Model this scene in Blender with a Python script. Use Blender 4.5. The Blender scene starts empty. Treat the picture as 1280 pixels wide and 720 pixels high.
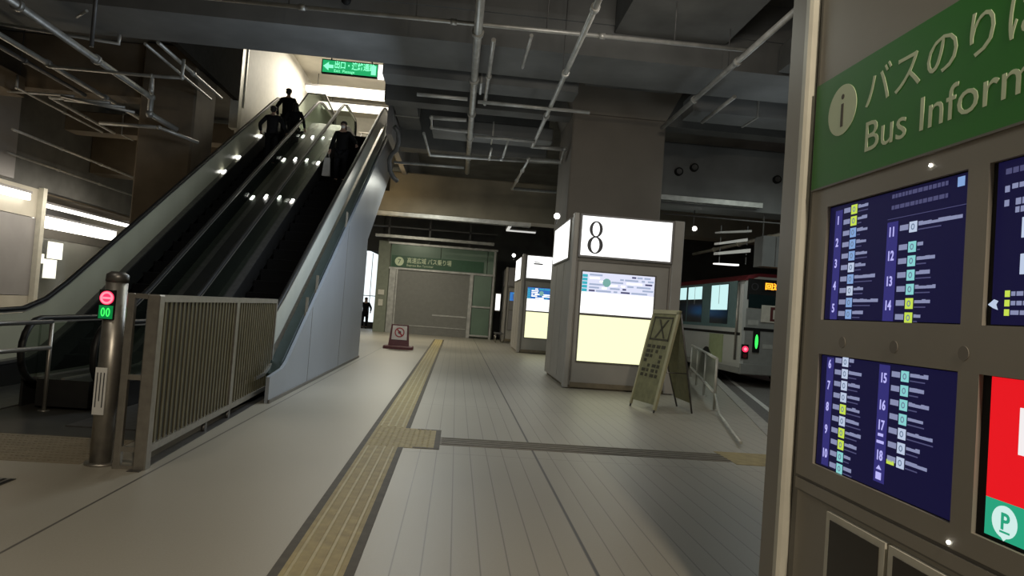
import bpy, bmesh, math, random
from mathutils import Vector, Matrix
random.seed(8)
S = bpy.context.scene
COL = S.collection
PI = math.pi
ORG = {}

# ------------------------------------------------------------------ materials
MATS = {}
def mat(name, col, rough=0.6, metal=0.0, var=0.12, scale=6.0, bump=0.0, spec=0.5, emis=None, es=0.0, alpha=1.0):
    if name in MATS: return MATS[name]
    m = bpy.data.materials.new(name); m.use_nodes = True
    nt = m.node_tree; N = nt.nodes; L = nt.links
    b = N['Principled BSDF']
    tc = N.new('ShaderNodeTexCoord')
    nz = N.new('ShaderNodeTexNoise'); nz.inputs['Scale'].default_value = scale; nz.inputs['Detail'].default_value = 5
    L.new(tc.outputs['Object'], nz.inputs['Vector'])
    rp = N.new('ShaderNodeValToRGB')
    c = Vector(col[:3])
    rp.color_ramp.elements[0].position = .3; rp.color_ramp.elements[1].position = .7
    rp.color_ramp.elements[0].color = (*(c*(1-var)), 1); rp.color_ramp.elements[1].color = (*[min(1, v) for v in c*(1+var)], 1)
    L.new(nz.outputs['Fac'], rp.inputs['Fac']); L.new(rp.outputs['Color'], b.inputs['Base Color'])
    b.inputs['Roughness'].default_value = rough; b.inputs['Metallic'].default_value = metal
    b.inputs['Specular IOR Level'].default_value = spec
    if bump:
        bp = N.new('ShaderNodeBump'); bp.inputs['Strength'].default_value = bump; bp.inputs['Distance'].default_value = .01
        L.new(nz.outputs['Fac'], bp.inputs['Height']); L.new(bp.outputs['Normal'], b.inputs['Normal'])
    if emis:
        b.inputs['Emission Color'].default_value = (*emis, 1); b.inputs['Emission Strength'].default_value = es
    b.inputs['Alpha'].default_value = alpha
    MATS[name] = m
    return m
def emat(name, col, s):
    return mat(name, (0.006, 0.006, 0.006), .5, spec=.1, emis=col, es=s)
def glassmat(name, tint, opac, rough=.08, col=(.3, .32, .3)):
    m = bpy.data.materials.new(name); m.use_nodes = True
    nt = m.node_tree; N = nt.nodes; L = nt.links
    b = N['Principled BSDF']; out = N['Material Output']
    b.inputs['Base Color'].default_value = (*col, 1); b.inputs['Roughness'].default_value = rough
    tr = N.new('ShaderNodeBsdfTransparent'); tr.inputs[0].default_value = (*tint, 1)
    tc = N.new('ShaderNodeTexCoord'); nz = N.new('ShaderNodeTexNoise'); nz.inputs['Scale'].default_value = 1.5
    L.new(tc.outputs['Object'], nz.inputs['Vector'])
    mr = N.new('ShaderNodeMapRange'); mr.inputs[3].default_value = opac*.85; mr.inputs[4].default_value = min(1, opac*1.15)
    L.new(nz.outputs['Fac'], mr.inputs[0])
    mx = N.new('ShaderNodeMixShader'); L.new(mr.outputs[0], mx.inputs[0]); L.new(tr.outputs[0], mx.inputs[1]); L.new(b.outputs[0], mx.inputs[2])
    L.new(mx.outputs[0], out.inputs['Surface'])
    MATS[name] = m
    return m

def math_node(nt, op, a, b=None, c=None):
    n = nt.nodes.new('ShaderNodeMath'); n.operation = op
    for i, v in enumerate((a, b, c)):
        if v is None: continue
        if isinstance(v, (int, float)): n.inputs[i].default_value = v
        else: nt.links.new(v, n.inputs[i])
    return n.outputs[0]

def floor_material():
    m = bpy.data.materials.new('stone_paving'); m.use_nodes = True
    nt = m.node_tree; N = nt.nodes; L = nt.links; b = N['Principled BSDF']
    tc = N.new('ShaderNodeTexCoord'); sp = N.new('ShaderNodeSeparateXYZ'); L.new(tc.outputs['Object'], sp.inputs[0])
    X, Y = sp.outputs[0], sp.outputs[1]
    def line(coord, off, period, w):
        t = math_node(nt, 'SUBTRACT', coord, off); t = math_node(nt, 'DIVIDE', t, period)
        f = math_node(nt, 'FRACT', t); f = math_node(nt, 'SUBTRACT', f, .5); f = math_node(nt, 'ABSOLUTE', f)
        f = math_node(nt, 'SUBTRACT', .5, f); f = math_node(nt, 'MULTIPLY', f, period)
        mr = N.new('ShaderNodeMapRange'); mr.inputs[1].default_value = w*.4; mr.inputs[2].default_value = w; mr.inputs[3].default_value = 1; mr.inputs[4].default_value = 0
        L.new(f, mr.inputs[0]); return mr.outputs[0]
    def single(coord, at, w):
        f = math_node(nt, 'ABSOLUTE', math_node(nt, 'SUBTRACT', coord, at))
        mr = N.new('ShaderNodeMapRange'); mr.inputs[1].default_value = w*.5; mr.inputs[2].default_value = w; mr.inputs[3].default_value = 1; mr.inputs[4].default_value = 0
        L.new(f, mr.inputs[0]); return mr.outputs[0]
    nz2 = N.new('ShaderNodeTexNoise'); nz2.inputs['Scale'].default_value = .35; nz2.inputs['Detail'].default_value = 2
    L.new(tc.outputs['Object'], nz2.inputs['Vector'])
    right = math_node(nt, 'GREATER_THAN', X, -.42)
    fine = math_node(nt, 'MULTIPLY', line(X, .93, .17, .006), math_node(nt, 'MULTIPLY', right, .55))
    seg = math_node(nt, 'MULTIPLY', line(Y, 7.2, 3.5, .01), math_node(nt, 'MULTIPLY', right, .45))
    main = single(X, .94, .014)
    gut = math_node(nt, 'MULTIPLY', single(X, -2.34, .012), .9)
    j = math_node(nt, 'MAXIMUM', math_node(nt, 'MAXIMUM', fine, seg), math_node(nt, 'MAXIMUM', main, gut))
    nz = N.new('ShaderNodeTexNoise'); nz.inputs['Scale'].default_value = 90; nz.inputs['Detail'].default_value = 6
    L.new(tc.outputs['Object'], nz.inputs['Vector'])
    mixn = math_node(nt, 'ADD', math_node(nt, 'MULTIPLY', nz.outputs['Fac'], .35), math_node(nt, 'MULTIPLY', nz2.outputs['Fac'], .65))
    rp = N.new('ShaderNodeValToRGB'); rp.color_ramp.elements[0].position = .35; rp.color_ramp.elements[1].position = .68
    rp.color_ramp.elements[0].color = (.27, .25, .205, 1); rp.color_ramp.elements[1].color = (.35, .325, .27, 1)
    L.new(mixn, rp.inputs[0])
    mx = N.new('ShaderNodeMix'); mx.data_type = 'RGBA'; L.new(j, mx.inputs[0]); L.new(rp.outputs[0], mx.inputs[6]); mx.inputs[7].default_value = (.045, .04, .035, 1)
    L.new(mx.outputs[2], b.inputs['Base Color'])
    mr = N.new('ShaderNodeMapRange'); mr.inputs[3].default_value = .34; mr.inputs[4].default_value = .55; L.new(mixn, mr.inputs[0]); L.new(mr.outputs[0], b.inputs['Roughness'])
    bp = N.new('ShaderNodeBump'); bp.inputs['Strength'].default_value = .15; bp.inputs['Distance'].default_value = .004; L.new(nz.outputs['Fac'], bp.inputs['Height']); L.new(bp.outputs[0], b.inputs['Normal'])
    MATS['floor'] = m; return m

FLOOR = floor_material()
CONC = mat('dark_concrete', (.115, .115, .11), .85, var=.25, scale=1.2, bump=.3)
CONCB = mat('beam_concrete', (.16, .165, .165), .8, var=.2, scale=1.0, bump=.3)
CONCW = mat('warm_concrete', (.125, .10, .07), .85, var=.3, scale=1.0, bump=.3)
COLM = mat('column_paint', (.17, .15, .125), .75, var=.12, scale=.8)
STEEL = mat('brushed_steel', (.36, .34, .305), .38, .8, var=.12, scale=14)
STEELD = mat('dark_steel', (.14, .135, .13), .4, .7, var=.2, scale=10)
PIPE = mat('galvanised_pipe', (.42, .42, .40), .45, .5, var=.2, scale=5)
PIPED = mat('dark_pipe', (.10, .10, .10), .5, .4, var=.2)
RUBBER = mat('black_rubber', (.012, .012, .012), .45, spec=.3)
BLACK = mat('black_step', (.006, .006, .007), .8, spec=.15)
BLACKM = mat('matt_black', (.01, .01, .01), .7, spec=.2)
SKIRT = mat('dark_skirt', (.035, .035, .035), .35, .5)
CLAD = mat('blue_grey_cladding', (.36, .395, .45), .38, .25, var=.06, scale=.7)
WHITE = mat('white_wall', (.78, .76, .70), .6, var=.05)
CREAM = mat('cream_wall', (.48, .45, .38), .6, var=.08, scale=1.5)
GREYW = mat('grey_wall', (.26, .25, .25), .6, var=.08, scale=1.5)
BOARD = mat('taupe_board', (.30, .275, .235), .42, .2, var=.05, scale=2)
TRIM = mat('pale_trim', (.62, .60, .52), .4, .2, var=.08)
KIOSK = mat('kiosk_grey', (.38, .36, .33), .5, .1, var=.06, scale=2)
KIOSKD = mat('kiosk_dark', (.16, .15, .135), .5, .1, var=.08)
TAN = mat('tan_plinth', (.20, .165, .11), .6, var=.15)
GREEN = mat('green_band', (.03, .21, .02), .45, var=.04, scale=1)
PALEG = mat('pale_lettering', (.66, .76, .52), .5, var=.03)
YEL = mat('tactile_yellow', (.33, .265, .115), .65, var=.18, scale=9, bump=.3)
YELB = mat('tactile_bar', (.40, .335, .17), .55, var=.1, scale=9)
BROWN = mat('tactile_border', (.075, .062, .043), .7, var=.2, scale=9)
BAND = mat('crossing_band', (.17, .15, .115), .7, var=.2, scale=8)
ASPH = mat('asphalt', (.14, .135, .13), .8, var=.3, scale=30, bump=.4)
KERB = mat('kerb_stone', (.36, .35, .32), .7, var=.15, scale=8)
SLAT = mat('louvre_olive', (.17, .15, .085), .4, .6, var=.15, scale=5)
MAROON = mat('maroon_plastic', (.10, .02, .025), .45, var=.15)
OLIVE = mat('olive_board', (.20, .195, .10), .6, var=.2, scale=8)
OLIVEL = mat('pale_olive_frame', (.40, .38, .24), .55, var=.1)
DKOL = mat('dark_olive_print', (.05, .045, .025), .7, var=.2)
SHUT = mat('shutter_grey', (.20, .20, .185), .5, .3, var=.06)
PGREEN = mat('green_glass_panel', (.115, .18, .13), .3, .1, var=.12, scale=1)
DGREEN = mat('dark_green_sign', (.02, .09, .04), .4, var=.1)
BUSW = mat('bus_silver', (.58, .60, .58), .35, .3, var=.05, scale=1)
BUSD = mat('bus_grey', (.28, .29, .28), .4, .2, var=.08)
BUSR = mat('bus_maroon', (.13, .015, .02), .4)
DGLASS = mat('dark_window', (.01, .02, .022), .12, spec=.8)
SKIN = mat('skin', (.42, .27, .20), .6)
HAIR = mat('dark_hair', (.012, .01, .009), .6)
COAT = mat('black_coat', (.008, .008, .009), .8, spec=.15)
COATB = mat('charcoal_jacket', (.014, .014, .016), .8, spec=.15)
TROU = mat('dark_trousers', (.008, .008, .011), .8, spec=.15)
BAGW = mat('pale_bag', (.42, .41, .38), .6)
LINEM = mat('white_paint', (.6, .6, .58), .6)
GLC = glassmat('clear_balustrade_glass', (.70, .74, .70), .06, .05, (.06, .07, .06))
GLL = glassmat('grey_balustrade_glass', (.45, .46, .40), .66, .25, (.50, .49, .37))
GLR = glassmat('frosted_balustrade_glass', (.5, .55, .5), .82, .35, (.60, .62, .56))
GLW = glassmat('shop_glass', (.8, .8, .75), .15, .05)
E_WHITE = emat('lit_white', (1, 1, .98), 1.6)
E_SIGN = emat('lit_sign_face', (1, 1, .98), 1.7)
E_YEL = emat('lit_pale_yellow', (1, 1, .60), 1.15)
E_SPOT = emat('lamp_glint_glow', (1, .98, .92), 14)
E_TUBE = emat('tube_glow', (1, .95, .84), 4.5)
E_STRIP = emat('strip_glow', (1, .97, .88), 3.2)
E_CYAN = emat('bus_interior_glow', (.60, .90, .90), 1.0)
E_ORANGE = emat('orange_led', (1, .34, .02), 2.5)
E_RED = emat('red_led', (1, .03, .10), 1.5)
E_REDL = emat('red_led_bright', (1, .22, .28), 1.6)
E_GREEN = emat('green_led', (.05, 1, .12), 1.4)
E_EXIT = emat('exit_green', (.02, .42, .14), 1.0)
E_EXITL = emat('exit_pale', (.25, 1, .55), 1.3)
E_NAVY = emat('screen_navy', (.006, .005, .033), 1.0)
E_NAVYL = emat('screen_column', (.032, .028, .17), 1.0)
E_TXT = emat('screen_text', (.24, .26, .42), 1.0)
E_TXTD = emat('screen_text_dim', (.07, .07, .16), 1.0)
E_NUM = emat('screen_numeral', (.50, .48, .95), 1.0)
E_BW = emat('badge_white', (.50, .58, .75), 1.0)
E_BL = emat('badge_blue', (.22, .36, .66), 1.0)
E_BY = emat('badge_yellow', (.55, .72, .08), 1.0)
E_BT = emat('badge_teal', (.24, .62, .62), 1.0)
E_BINK = emat('badge_ink', (.14, .20, .30), 1.0)
E_SRED = emat('screen_red', (.80, .008, .014), 1.0)
E_STEAL = emat('screen_teal', (.02, .36, .20), 1.0)
E_SWHITE = emat('screen_white', (.62, .85, .80), 1.0)
E_TEALB = emat('timetable_teal', (.05, .45, .55), 1.0)
E_GREYB = emat('timetable_grey', (.38, .45, .62), 1.0)
E_LAV = emat('timetable_lavender', (.70, .72, .88), 1.1)
E_BLUEB = emat('timetable_blue', (.04, .16, .50), 1.0)
E_GREENP = emat('timetable_green', (.20, .42, .38), 1.0)
INK = mat('black_ink', (.03, .03, .035), .6)

# ------------------------------------------------------------------ mesh builder
class F:   # a flat working frame: u right, v up, n towards the viewer
    def __init__(s, o, r=(1, 0, 0), u=(0, 0, 1)):
        s.o = Vector(o); s.r = Vector(r).normalized(); s.u = Vector(u).normalized(); s.n = s.r.cross(s.u)
    def p(s, u, v, n=0): return s.o + s.r*u + s.u*v + s.n*n
class MB:
    def __init__(s): s.v = []; s.f = []; s.m = []; s.sm = []; s.mi = 0; s.mats = []
    def use(s, m):
        if m not in s.mats: s.mats.append(m)
        s.mi = s.mats.index(m); return s
    def face(s, pts, smooth=False):
        i = len(s.v); s.v += [Vector(p) for p in pts]; s.f.append(list(range(i, i+len(pts)))); s.m.append(s.mi); s.sm.append(smooth)
    def hexa(s, a):
        i = len(s.v); s.v += [Vector(p) for p in a]
        for q in ((0, 3, 2, 1), (4, 5, 6, 7), (0, 1, 5, 4), (1, 2, 6, 5), (2, 3, 7, 6), (3, 0, 4, 7)):
            s.f.append([i+k for k in q]); s.m.append(s.mi); s.sm.append(False)
        return s
    def box(s, x0, x1, y0, y1, z0, z1):
        return s.hexa([(x0, y0, z0), (x1, y0, z0), (x1, y1, z0), (x0, y1, z0), (x0, y0, z1), (x1, y0, z1), (x1, y1, z1), (x0, y1, z1)])
    def cbox(s, x0, x1, y0, y1, z0, z1, c=.01):   # box with chamfered vertical and top edges
        x0, x1 = sorted((x0, x1)); y0, y1 = sorted((y0, y1))
        def ring(d, z): return [(x0+c+d*0, y0, z), (x1-c, y0, z), (x1, y0+c, z), (x1, y1-c, z), (x1-c, y1, z), (x0+c, y1, z), (x0, y1-c, z), (x0, y0+c, z)]
        def rin(z): return [(x0+c, y0+c, z), (x1-c, y0+c, z), (x1-c, y0+c, z), (x1-c, y1-c, z), (x1-c, y1-c, z), (x0+c, y1-c, z), (x0+c, y1-c, z), (x0+c, y0+c, z)]
        i = len(s.v); s.v += [Vector(p) for p in ring(0, z0)+ring(0, z1-c)]
        top = [(x0+c, y0+c, z1), (x1-c, y0+c, z1), (x1-c, y1-c, z1), (x0+c, y1-c, z1)]
        k = len(s.v); s.v += [Vector(p) for p in top]
        def add(q): s.f.append(q); s.m.append(s.mi); s.sm.append(False)
        add([i+j for j in range(8)][::-1])
        for j in range(8): add([i+j, i+(j+1) % 8, i+8+(j+1) % 8, i+8+j])
        a = i+8
        add([a+0, a+1, k+1, k]); add([a+2, a+3, k+2, k+1]); add([a+4, a+5, k+3, k+2]); add([a+6, a+7, k, k+3])
        add([a+1, a+2, k+1]); add([a+3, a+4, k+2]); add([a+5, a+6, k+3]); add([a+7, a+0, k]); add([k, k+1, k+2, k+3])
        return s
    def fbox(s, fr, u0, u1, v0, v1, n0, n1):
        P = fr.p
        return s.hexa([P(u0, v0, n0), P(u1, v0, n0), P(u1, v1, n0), P(u0, v1, n0), P(u0, v0, n1), P(u1, v0, n1), P(u1, v1, n1), P(u0, v1, n1)])
    def fpoly(s, fr, pts, n0, n1):
        k = len(pts); i = len(s.v)
        s.v += [fr.p(a, b, n0) for a, b in pts]+[fr.p(a, b, n1) for a, b in pts]
        def add(q): s.f.append(q); s.m.append(s.mi); s.sm.append(False)
        add([i+j for j in range(k)][::-1]); add([i+k+j for j in range(k)])
        for j in range(k): add([i+j, i+(j+1) % k, i+k+(j+1) % k, i+k+j])
        return s
    def tube(s, pts, r, n=10, closed=False, flat=None):
        pts = [Vector(p) for p in pts]; i0 = len(s.v); k = len(pts)
        up = None
        for a in range(k):
            if closed: t = pts[(a+1) % k]-pts[(a-1) % k]
            elif a == 0: t = pts[1]-pts[0]
            elif a == k-1: t = pts[-1]-pts[-2]
            else: t = (pts[a+1]-pts[a]).normalized()+(pts[a]-pts[a-1]).normalized()
            t.normalize()
            if up is None: up = Vector((0, 0, 1)) if abs(t.z) < .9 else Vector((1, 0, 0))
            side = t.cross(up)
            if side.length < 1e-4: side = t.cross(Vector((1, 0, 0)))
            side.normalize(); u2 = side.cross(t).normalized(); up = u2
            rr = r[a] if isinstance(r, (list, tuple)) else r
            fx, fy = flat if flat else (1, 1)
            sc = 1
            if 0 < a < k-1 and not closed:
                d = (pts[a+1]-pts[a]).normalized().dot((pts[a]-pts[a-1]).normalized()); sc = 1/max(.5, math.sqrt(max(.01, (1+d)/2)))
            for q in range(n):
                an = 2*PI*q/n; s.v.append(pts[a]+side*math.cos(an)*rr*fx+u2*math.sin(an)*rr*fy*(sc if not flat else 1))
        m = k if closed else k-1
        for a in range(m):
            for q in range(n):
                b = (a+1) % k
                s.f.append([i0+a*n+q, i0+a*n+(q+1) % n, i0+b*n+(q+1) % n, i0+b*n+q]); s.m.append(s.mi); s.sm.append(True)
        if not closed:
            s.f.append([i0+q for q in range(n)][::-1]); s.m.append(s.mi); s.sm.append(False)
            s.f.append([i0+(k-1)*n+q for q in range(n)]); s.m.append(s.mi); s.sm.append(False)
        return s
    def ball(s, c, r, n=12, sc=(1, 1, 1)):
        c = Vector(c); i0 = len(s.v); h = n//2
        for a in range(1, h):
            th = PI*a/h
            for q in range(n):
                ph = 2*PI*q/n; s.v.append(c+Vector((math.sin(th)*math.cos(ph)*sc[0], math.sin(th)*math.sin(ph)*sc[1], math.cos(th)*sc[2]))*r)
        t = len(s.v); s.v += [c+Vector((0, 0, r*sc[2])), c-Vector((0, 0, r*sc[2]))]
        def add(q): s.f.append(q); s.m.append(s.mi); s.sm.append(True)
        for a in range(h-2):
            for q in range(n): add([i0+a*n+q, i0+(a+1)*n+q, i0+(a+1)*n+(q+1) % n, i0+a*n+(q+1) % n])
        for q in range(n): add([t, i0+q, i0+(q+1) % n]); add([t+1, i0+(h-2)*n+(q+1) % n, i0+(h-2)*n+q])
        return s
    def disc(s, fr, u, v, r, n0, n1, k=28, ru=None):
        ru = ru or r
        return s.fpoly(fr, [(u+ru*math.cos(2*PI*i/k), v+r*math.sin(2*PI*i/k)) for i in range(k)], n0, n1)
    def ring(s, fr, u, v, a, b, ta, tb, n0, n1, k=32):
        i = len(s.v)
        for j in range(k):
            c, q = math.cos(2*PI*j/k), math.sin(2*PI*j/k)
            s.v += [fr.p(u+a*c, v+b*q, n1), fr.p(u+(a-ta)*c, v+(b-tb)*q, n1), fr.p(u+a*c, v+b*q, n0), fr.p(u+(a-ta)*c, v+(b-tb)*q, n0)]
        for j in range(k):
            p, q = i+4*j, i+4*((j+1) % k)
            for w in ((p, q, q+1, p+1), (p+2, p+3, q+3, q+2), (p, p+2, q+2, q), (p+1, q+1, q+3, p+3)): s.f.append(list(w)); s.m.append(s.mi); s.sm.append(False)
        return s
    def profile(s, x0, x1, lo, hi):   # prism between two (y,z) chains of the same length
        i = len(s.v); k = len(lo)
        for x in (x0, x1):
            s.v += [Vector((x, y, z)) for y, z in lo]+[Vector((x, y, z)) for y, z in hi]
        def add(q): s.f.append(q); s.m.append(s.mi); s.sm.append(False)
        o = 2*k
        for j in range(k-1):
            add([i+j, i+j+1, i+k+j+1, i+k+j]); add([i+o+j, i+o+k+j, i+o+k+j+1, i+o+j+1])
            add([i+j, i+o+j, i+o+j+1, i+j+1]); add([i+k+j, i+k+j+1, i+o+k+j+1, i+o+k+j])
        add([i, i+k, i+o+k, i+o]); add([i+k-1, i+o+k-1, i+o+2*k-1, i+2*k-1])
        return s
    def build(s, name, parent=None, m=None):
        o0 = ORG[parent.as_pointer()] if parent else Vector((0, 0, 0))
        me = bpy.data.meshes.new(name); me.from_pydata([v-o0 for v in s.v], [], s.f)
        for mm in s.mats: me.materials.append(mm)
        if m and not s.mats: me.materials.append(m)
        for p, mi, sm in zip(me.polygons, s.m, s.sm): p.material_index = mi; p.use_smooth = sm
        bm = bmesh.new(); bm.from_mesh(me); bmesh.ops.recalc_face_normals(bm, faces=bm.faces); bm.to_mesh(me); bm.free()
        me.update()
        o = bpy.data.objects.new(name, me); COL.objects.link(o); o.parent = parent
        ORG[o.as_pointer()] = o0
        return o
def build_split(mb, name, parent):
    # every island of the builder becomes a part of its own
    n = len(mb.v); par = list(range(n))
    def find(a):
        while par[a] != a: par[a] = par[par[a]]; a = par[a]
        return a
    for f in mb.f:
        r0 = find(f[0])
        for i in f[1:]: par[find(i)] = r0
    groups = {}
    for k, f in enumerate(mb.f): groups.setdefault(find(f[0]), []).append(k)
    out = []
    for ks in groups.values():
        q = MB(); q.mats = mb.mats; used = {}
        for k in ks:
            ff = []
            for i in mb.f[k]:
                if i not in used: used[i] = len(q.v); q.v.append(mb.v[i])
                ff.append(used[i])
            q.f.append(ff); q.m.append(0); q.sm.append(mb.sm[k])
        q.mats = [mb.mats[mb.m[ks[0]]]]
        out.append(q.build(name, parent))
    return out
def tag(o, label=None, cat=None, group=None, kind=None):
    if label: o['label'] = label
    if cat: o['category'] = cat
    if group: o['group'] = group
    if kind: o['kind'] = kind
    return o
def thing(name, loc, label, cat, group=None):
    o = bpy.data.objects.new(name, None); COL.objects.link(o); o.location = loc; o.empty_display_size = .1
    ORG[o.as_pointer()] = Vector(loc); return tag(o, label, cat, group)
def struct(name, mb, label=None):
    o = mb.build(name); o['kind'] = 'structure'
    if label: o['label'] = label
    return o
def copy_tree(o, parent=None):
    c = o.copy(); COL.objects.link(c); c.parent = parent
    for ch in list(o.children): copy_tree(ch, c)
    return c
def text(name, body, size, fr, u, v, m, parent, n=.004, sx=1.0, align='LEFT', bold=0.0, ext=.002):
    c = bpy.data.curves.new(name, 'FONT'); c.body = body; c.size = size; c.align_x = align; c.offset = bold; c.extrude = ext; c.resolution_u = 3
    t = bpy.data.objects.new(name, c); COL.objects.link(t)
    bpy.context.view_layer.update()
    me = bpy.data.meshes.new_from_object(t.evaluated_get(bpy.context.evaluated_depsgraph_get()))
    COL.objects.unlink(t); bpy.data.objects.remove(t)
    o0 = ORG[parent.as_pointer()] if parent else Vector((0, 0, 0))
    for vv in me.vertices:
        vv.co = fr.p(u+vv.co.x*sx, v+vv.co.y, n+vv.co.z)-o0
    me.materials.clear(); me.materials.append(m)
    o = bpy.data.objects.new(name, me); COL.objects.link(o); o.parent = parent; ORG[o.as_pointer()] = o0
    return o

# ------------------------------------------------------------------ setting
KD = Vector((.2805, .9599, 0))       # direction of the platform kerb
def kp(y): return 4.99+(y-10.47)*.2922
mb = MB().use(FLOOR); mb.hexa([(-18, -6, -.3), (kp(-6), -6, -.3), (kp(42), 42, -.3), (-18, 42, -.3), (-18, -6, 0), (kp(-6), -6, 0), (kp(42), 42, 0), (-18, 42, 0)])
struct('floor', mb)
mb = MB().use(ASPH); mb.hexa([(kp(-6)+.002, -6, -.35), (26, -6, -.35), (26, 42, -.35), (kp(42)+.002, 42, -.35), (kp(-6)+.002, -6, -.14), (26, -6, -.14), (26, 42, -.14), (kp(42)+.002, 42, -.14)])
struct('floor_road', mb)
# ceiling with the opening for the escalators
mb = MB().use(CONC)
for r in ((-18, -6.9, -6, 42), (-2.05, 26, -6, 42), (-6.9, -2.05, -6, 14.0), (-6.9, -2.05, 34.5, 42)): mb.box(r[0], r[1], r[2], r[3], 7.6, 7.9)
struct('ceiling', mb)
mb = MB().use(CONC); mb.box(-18, 26, 41.5, 42, -.35, 7.6); struct('wall_back', mb)
mb = MB().use(CONC); mb.box(25.7, 26, -6, 41.5, -.35, 7.6); struct('wall_right', mb)
mb = MB().use(CONC); mb.box(-18, 26, -6.3, -6, -.35, 7.9); struct('wall_front', mb)
# left side: grey lit panel wall, shopfront recess
mb = MB()
mb.use(GREYW).box(-13.3, -13, 14, 22.3, .9, 3.25); mb.use(CREAM).box(-13.3, -13.002, 14, 22.3, 3.27, 4.15); mb.use(CREAM).box(-13.3, -13.0, 14, 22.3, 0, .88)
mb.use(CONC).box(-13.3, -13, -6, 14, 0, 7.6); mb.use(CONC).box(-13.6, -13, 14, 41.5, 4.15, 7.6)
struct('wall_left', mb)
mb = MB().use(TRIM); mb.box(-13.05, -12.85, 22.3, 22.5, 0, 4.2); mb.box(-13.1, -12.9, 29.6, 29.75, 0, 4.15); struct('trim_1', mb)
mb = MB(); mb.use(GREYW).box(-16.2, -16, 22.3, 41.5, 0, 4.15); mb.use(CREAM).box(-16, -13.3, 22.3, 22.4, 0, 4.15); mb.use(CREAM).box(-16, -13.1, 30.5, 30.7, 0, 4.15); mb.use(CONCW).box(-16, -13.3, 22.4, 30.5, 4.1, 4.15); struct('wall_shop', mb)
mb = MB().use(KIOSKD); mb.box(-13.25, -13.05, 22.5, 29.6, 2.72, 3.02); mb.use(CREAM).box(-13.25, -13.05, 22.5, 29.6, 0, .75); struct('trim_2', mb)
t = MB().use(GLW); t.box(-13.16, -13.14, 22.5, 29.6, .75, 2.72); struct('window_1', t)

def light_fixture(nm, label, box, group=None, m=E_STRIP):
    x0, x1, y0, y1, z0, z1 = box
    o = thing(nm, ((x0+x1)/2, (y0+y1)/2, z0), label, 'light', group)
    MB().use(GREYW).cbox(x0-.03, x1+.03, y0-.03, y1+.03, z1, z1+.07).build('housing', o)
    MB().use(m).box(x0, x1, y0, y1, z0, z1).build('diffuser', o)
    return o
light_fixture('wall_light', 'bright strip light along the top of the grey wall at the far left', (-12.95, -12.8, 16.0, 21.6, 3.72, 3.92), m=E_TUBE)
light_fixture('shop_light', 'long thin strip light along the top edge of the left shopfront', (-13.45, -13.25, 22.7, 29.4, 3.72, 3.82))
light_fixture('shop_light', 'thick bright light box below the thin strip in the left shopfront', (-14.3, -13.8, 24.2, 29.0, 3.15, 3.5), m=E_TUBE)
for i, (y0, y1, z0, z1, lb) in enumerate(((25.7, 26.6, 2.15, 2.75, 'small pale upright lit panel high in the left shopfront'), (24.1, 25.5, 1.95, 2.28, 'low wide glowing panel inside the left shopfront'), (25.55, 26.3, 1.45, 2.12, 'square glowing panel beside the escalator handrail inside the left shopfront'))):
    o = thing('lit_panel', (-14.5, (y0+y1)/2, z0), lb, 'lit panel')
    MB().use(KIOSKD).box(-14.62, -14.5, y0-.03, y1+.03, z0-.03, z1+.03).build('frame', o)
    MB().use(E_STRIP if i else E_STRIP).box(-14.5, -14.47, y0, y1, z0, z1).build('screen', o)
o = thing('shop_partition', (-14.9, 26, 0), 'grey partition wall inside the left shopfront behind the glass', 'partition')
MB().use(GREYW).box(-14.9, -14.7, 22.6, 30.3, 0, 2.9).build('panel', o)
MB().use(TRIM).box(-14.72, -14.66, 23.4, 23.5, 0, 2.9).build('post', o)
# column above wall, brown column, kiosk column
mb = MB().use(GREYW); mb.cbox(-12.99, -12.75, 19.6, 20.7, 4.2, 7.59, .03); struct('trim_3', mb)
mb = MB().use(CONCW); mb.cbox(-8.3, -6.95, 18, 19.4, 0, 7.59, .05); tag(mb.build('column'), 'brown concrete column behind the left escalator handrail', 'column')
mb = MB().use(COLM); mb.cbox(2.42, 4.68, 16.3, 18.4, 3.6, 6.35, .03)
mb.hexa([(2.42, 16.3, 6.34), (4.68, 16.3, 6.34), (4.68, 18.4, 6.34), (2.42, 18.4, 6.34), (1.9, 15.6, 7.6), (5.2, 15.6, 7.6), (5.2, 18.9, 7.6), (1.9, 18.9, 7.6)])
tag(mb.build('column'), 'broad square column rising from the roof of the kiosk numbered 8', 'column')
# beams
def beam(b, m=CONCB, label=''):
    mb = MB().use(m); mb.cbox(*b, .04); o = mb.build('ceiling_beam'); return tag(o, label, 'beam')
mb = MB().use(CONCB); mb.box(-13, 14, 12.55, 14.08, 6.3, 7.6); mb.box(-13, 14, 12.5, 12.55, 6.9, 7.0)
tag(mb.build('ceiling_beam'), 'deep pale concrete beam crossing the ceiling in front of the escalator top', 'beam')
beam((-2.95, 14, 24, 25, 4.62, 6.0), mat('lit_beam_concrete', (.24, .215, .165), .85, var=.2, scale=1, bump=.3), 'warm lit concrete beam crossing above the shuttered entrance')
beam((4.7, 18, 18.5, 19.5, 4.72, 6.45), CONCB, 'deep beam above the bus with round black loudspeakers on its face')
beam((2.5, 4.6, -3, 12.5, 6.75, 7.6), CONC, 'dark beam running overhead towards the kiosk column')
beam((2.5, 4.6, 14.1, 15.55, 6.75, 7.6), CONC, 'short dark beam joining the cross beam to the kiosk column')
beam((-13, -8.35, 18.2, 18.9, 6.2, 7.6), CONCW, 'brown concrete beam left of the escalator top')
beam((-13, -6.8, 25, 26, 5.2, 7.0), CONCW, 'brown concrete beam far behind the left escalator')
beam((-12.9, -10.2, 14.2, 15.6, 6.7, 7.6), CONCW, 'warm brown ceiling drop at the upper left')
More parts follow.
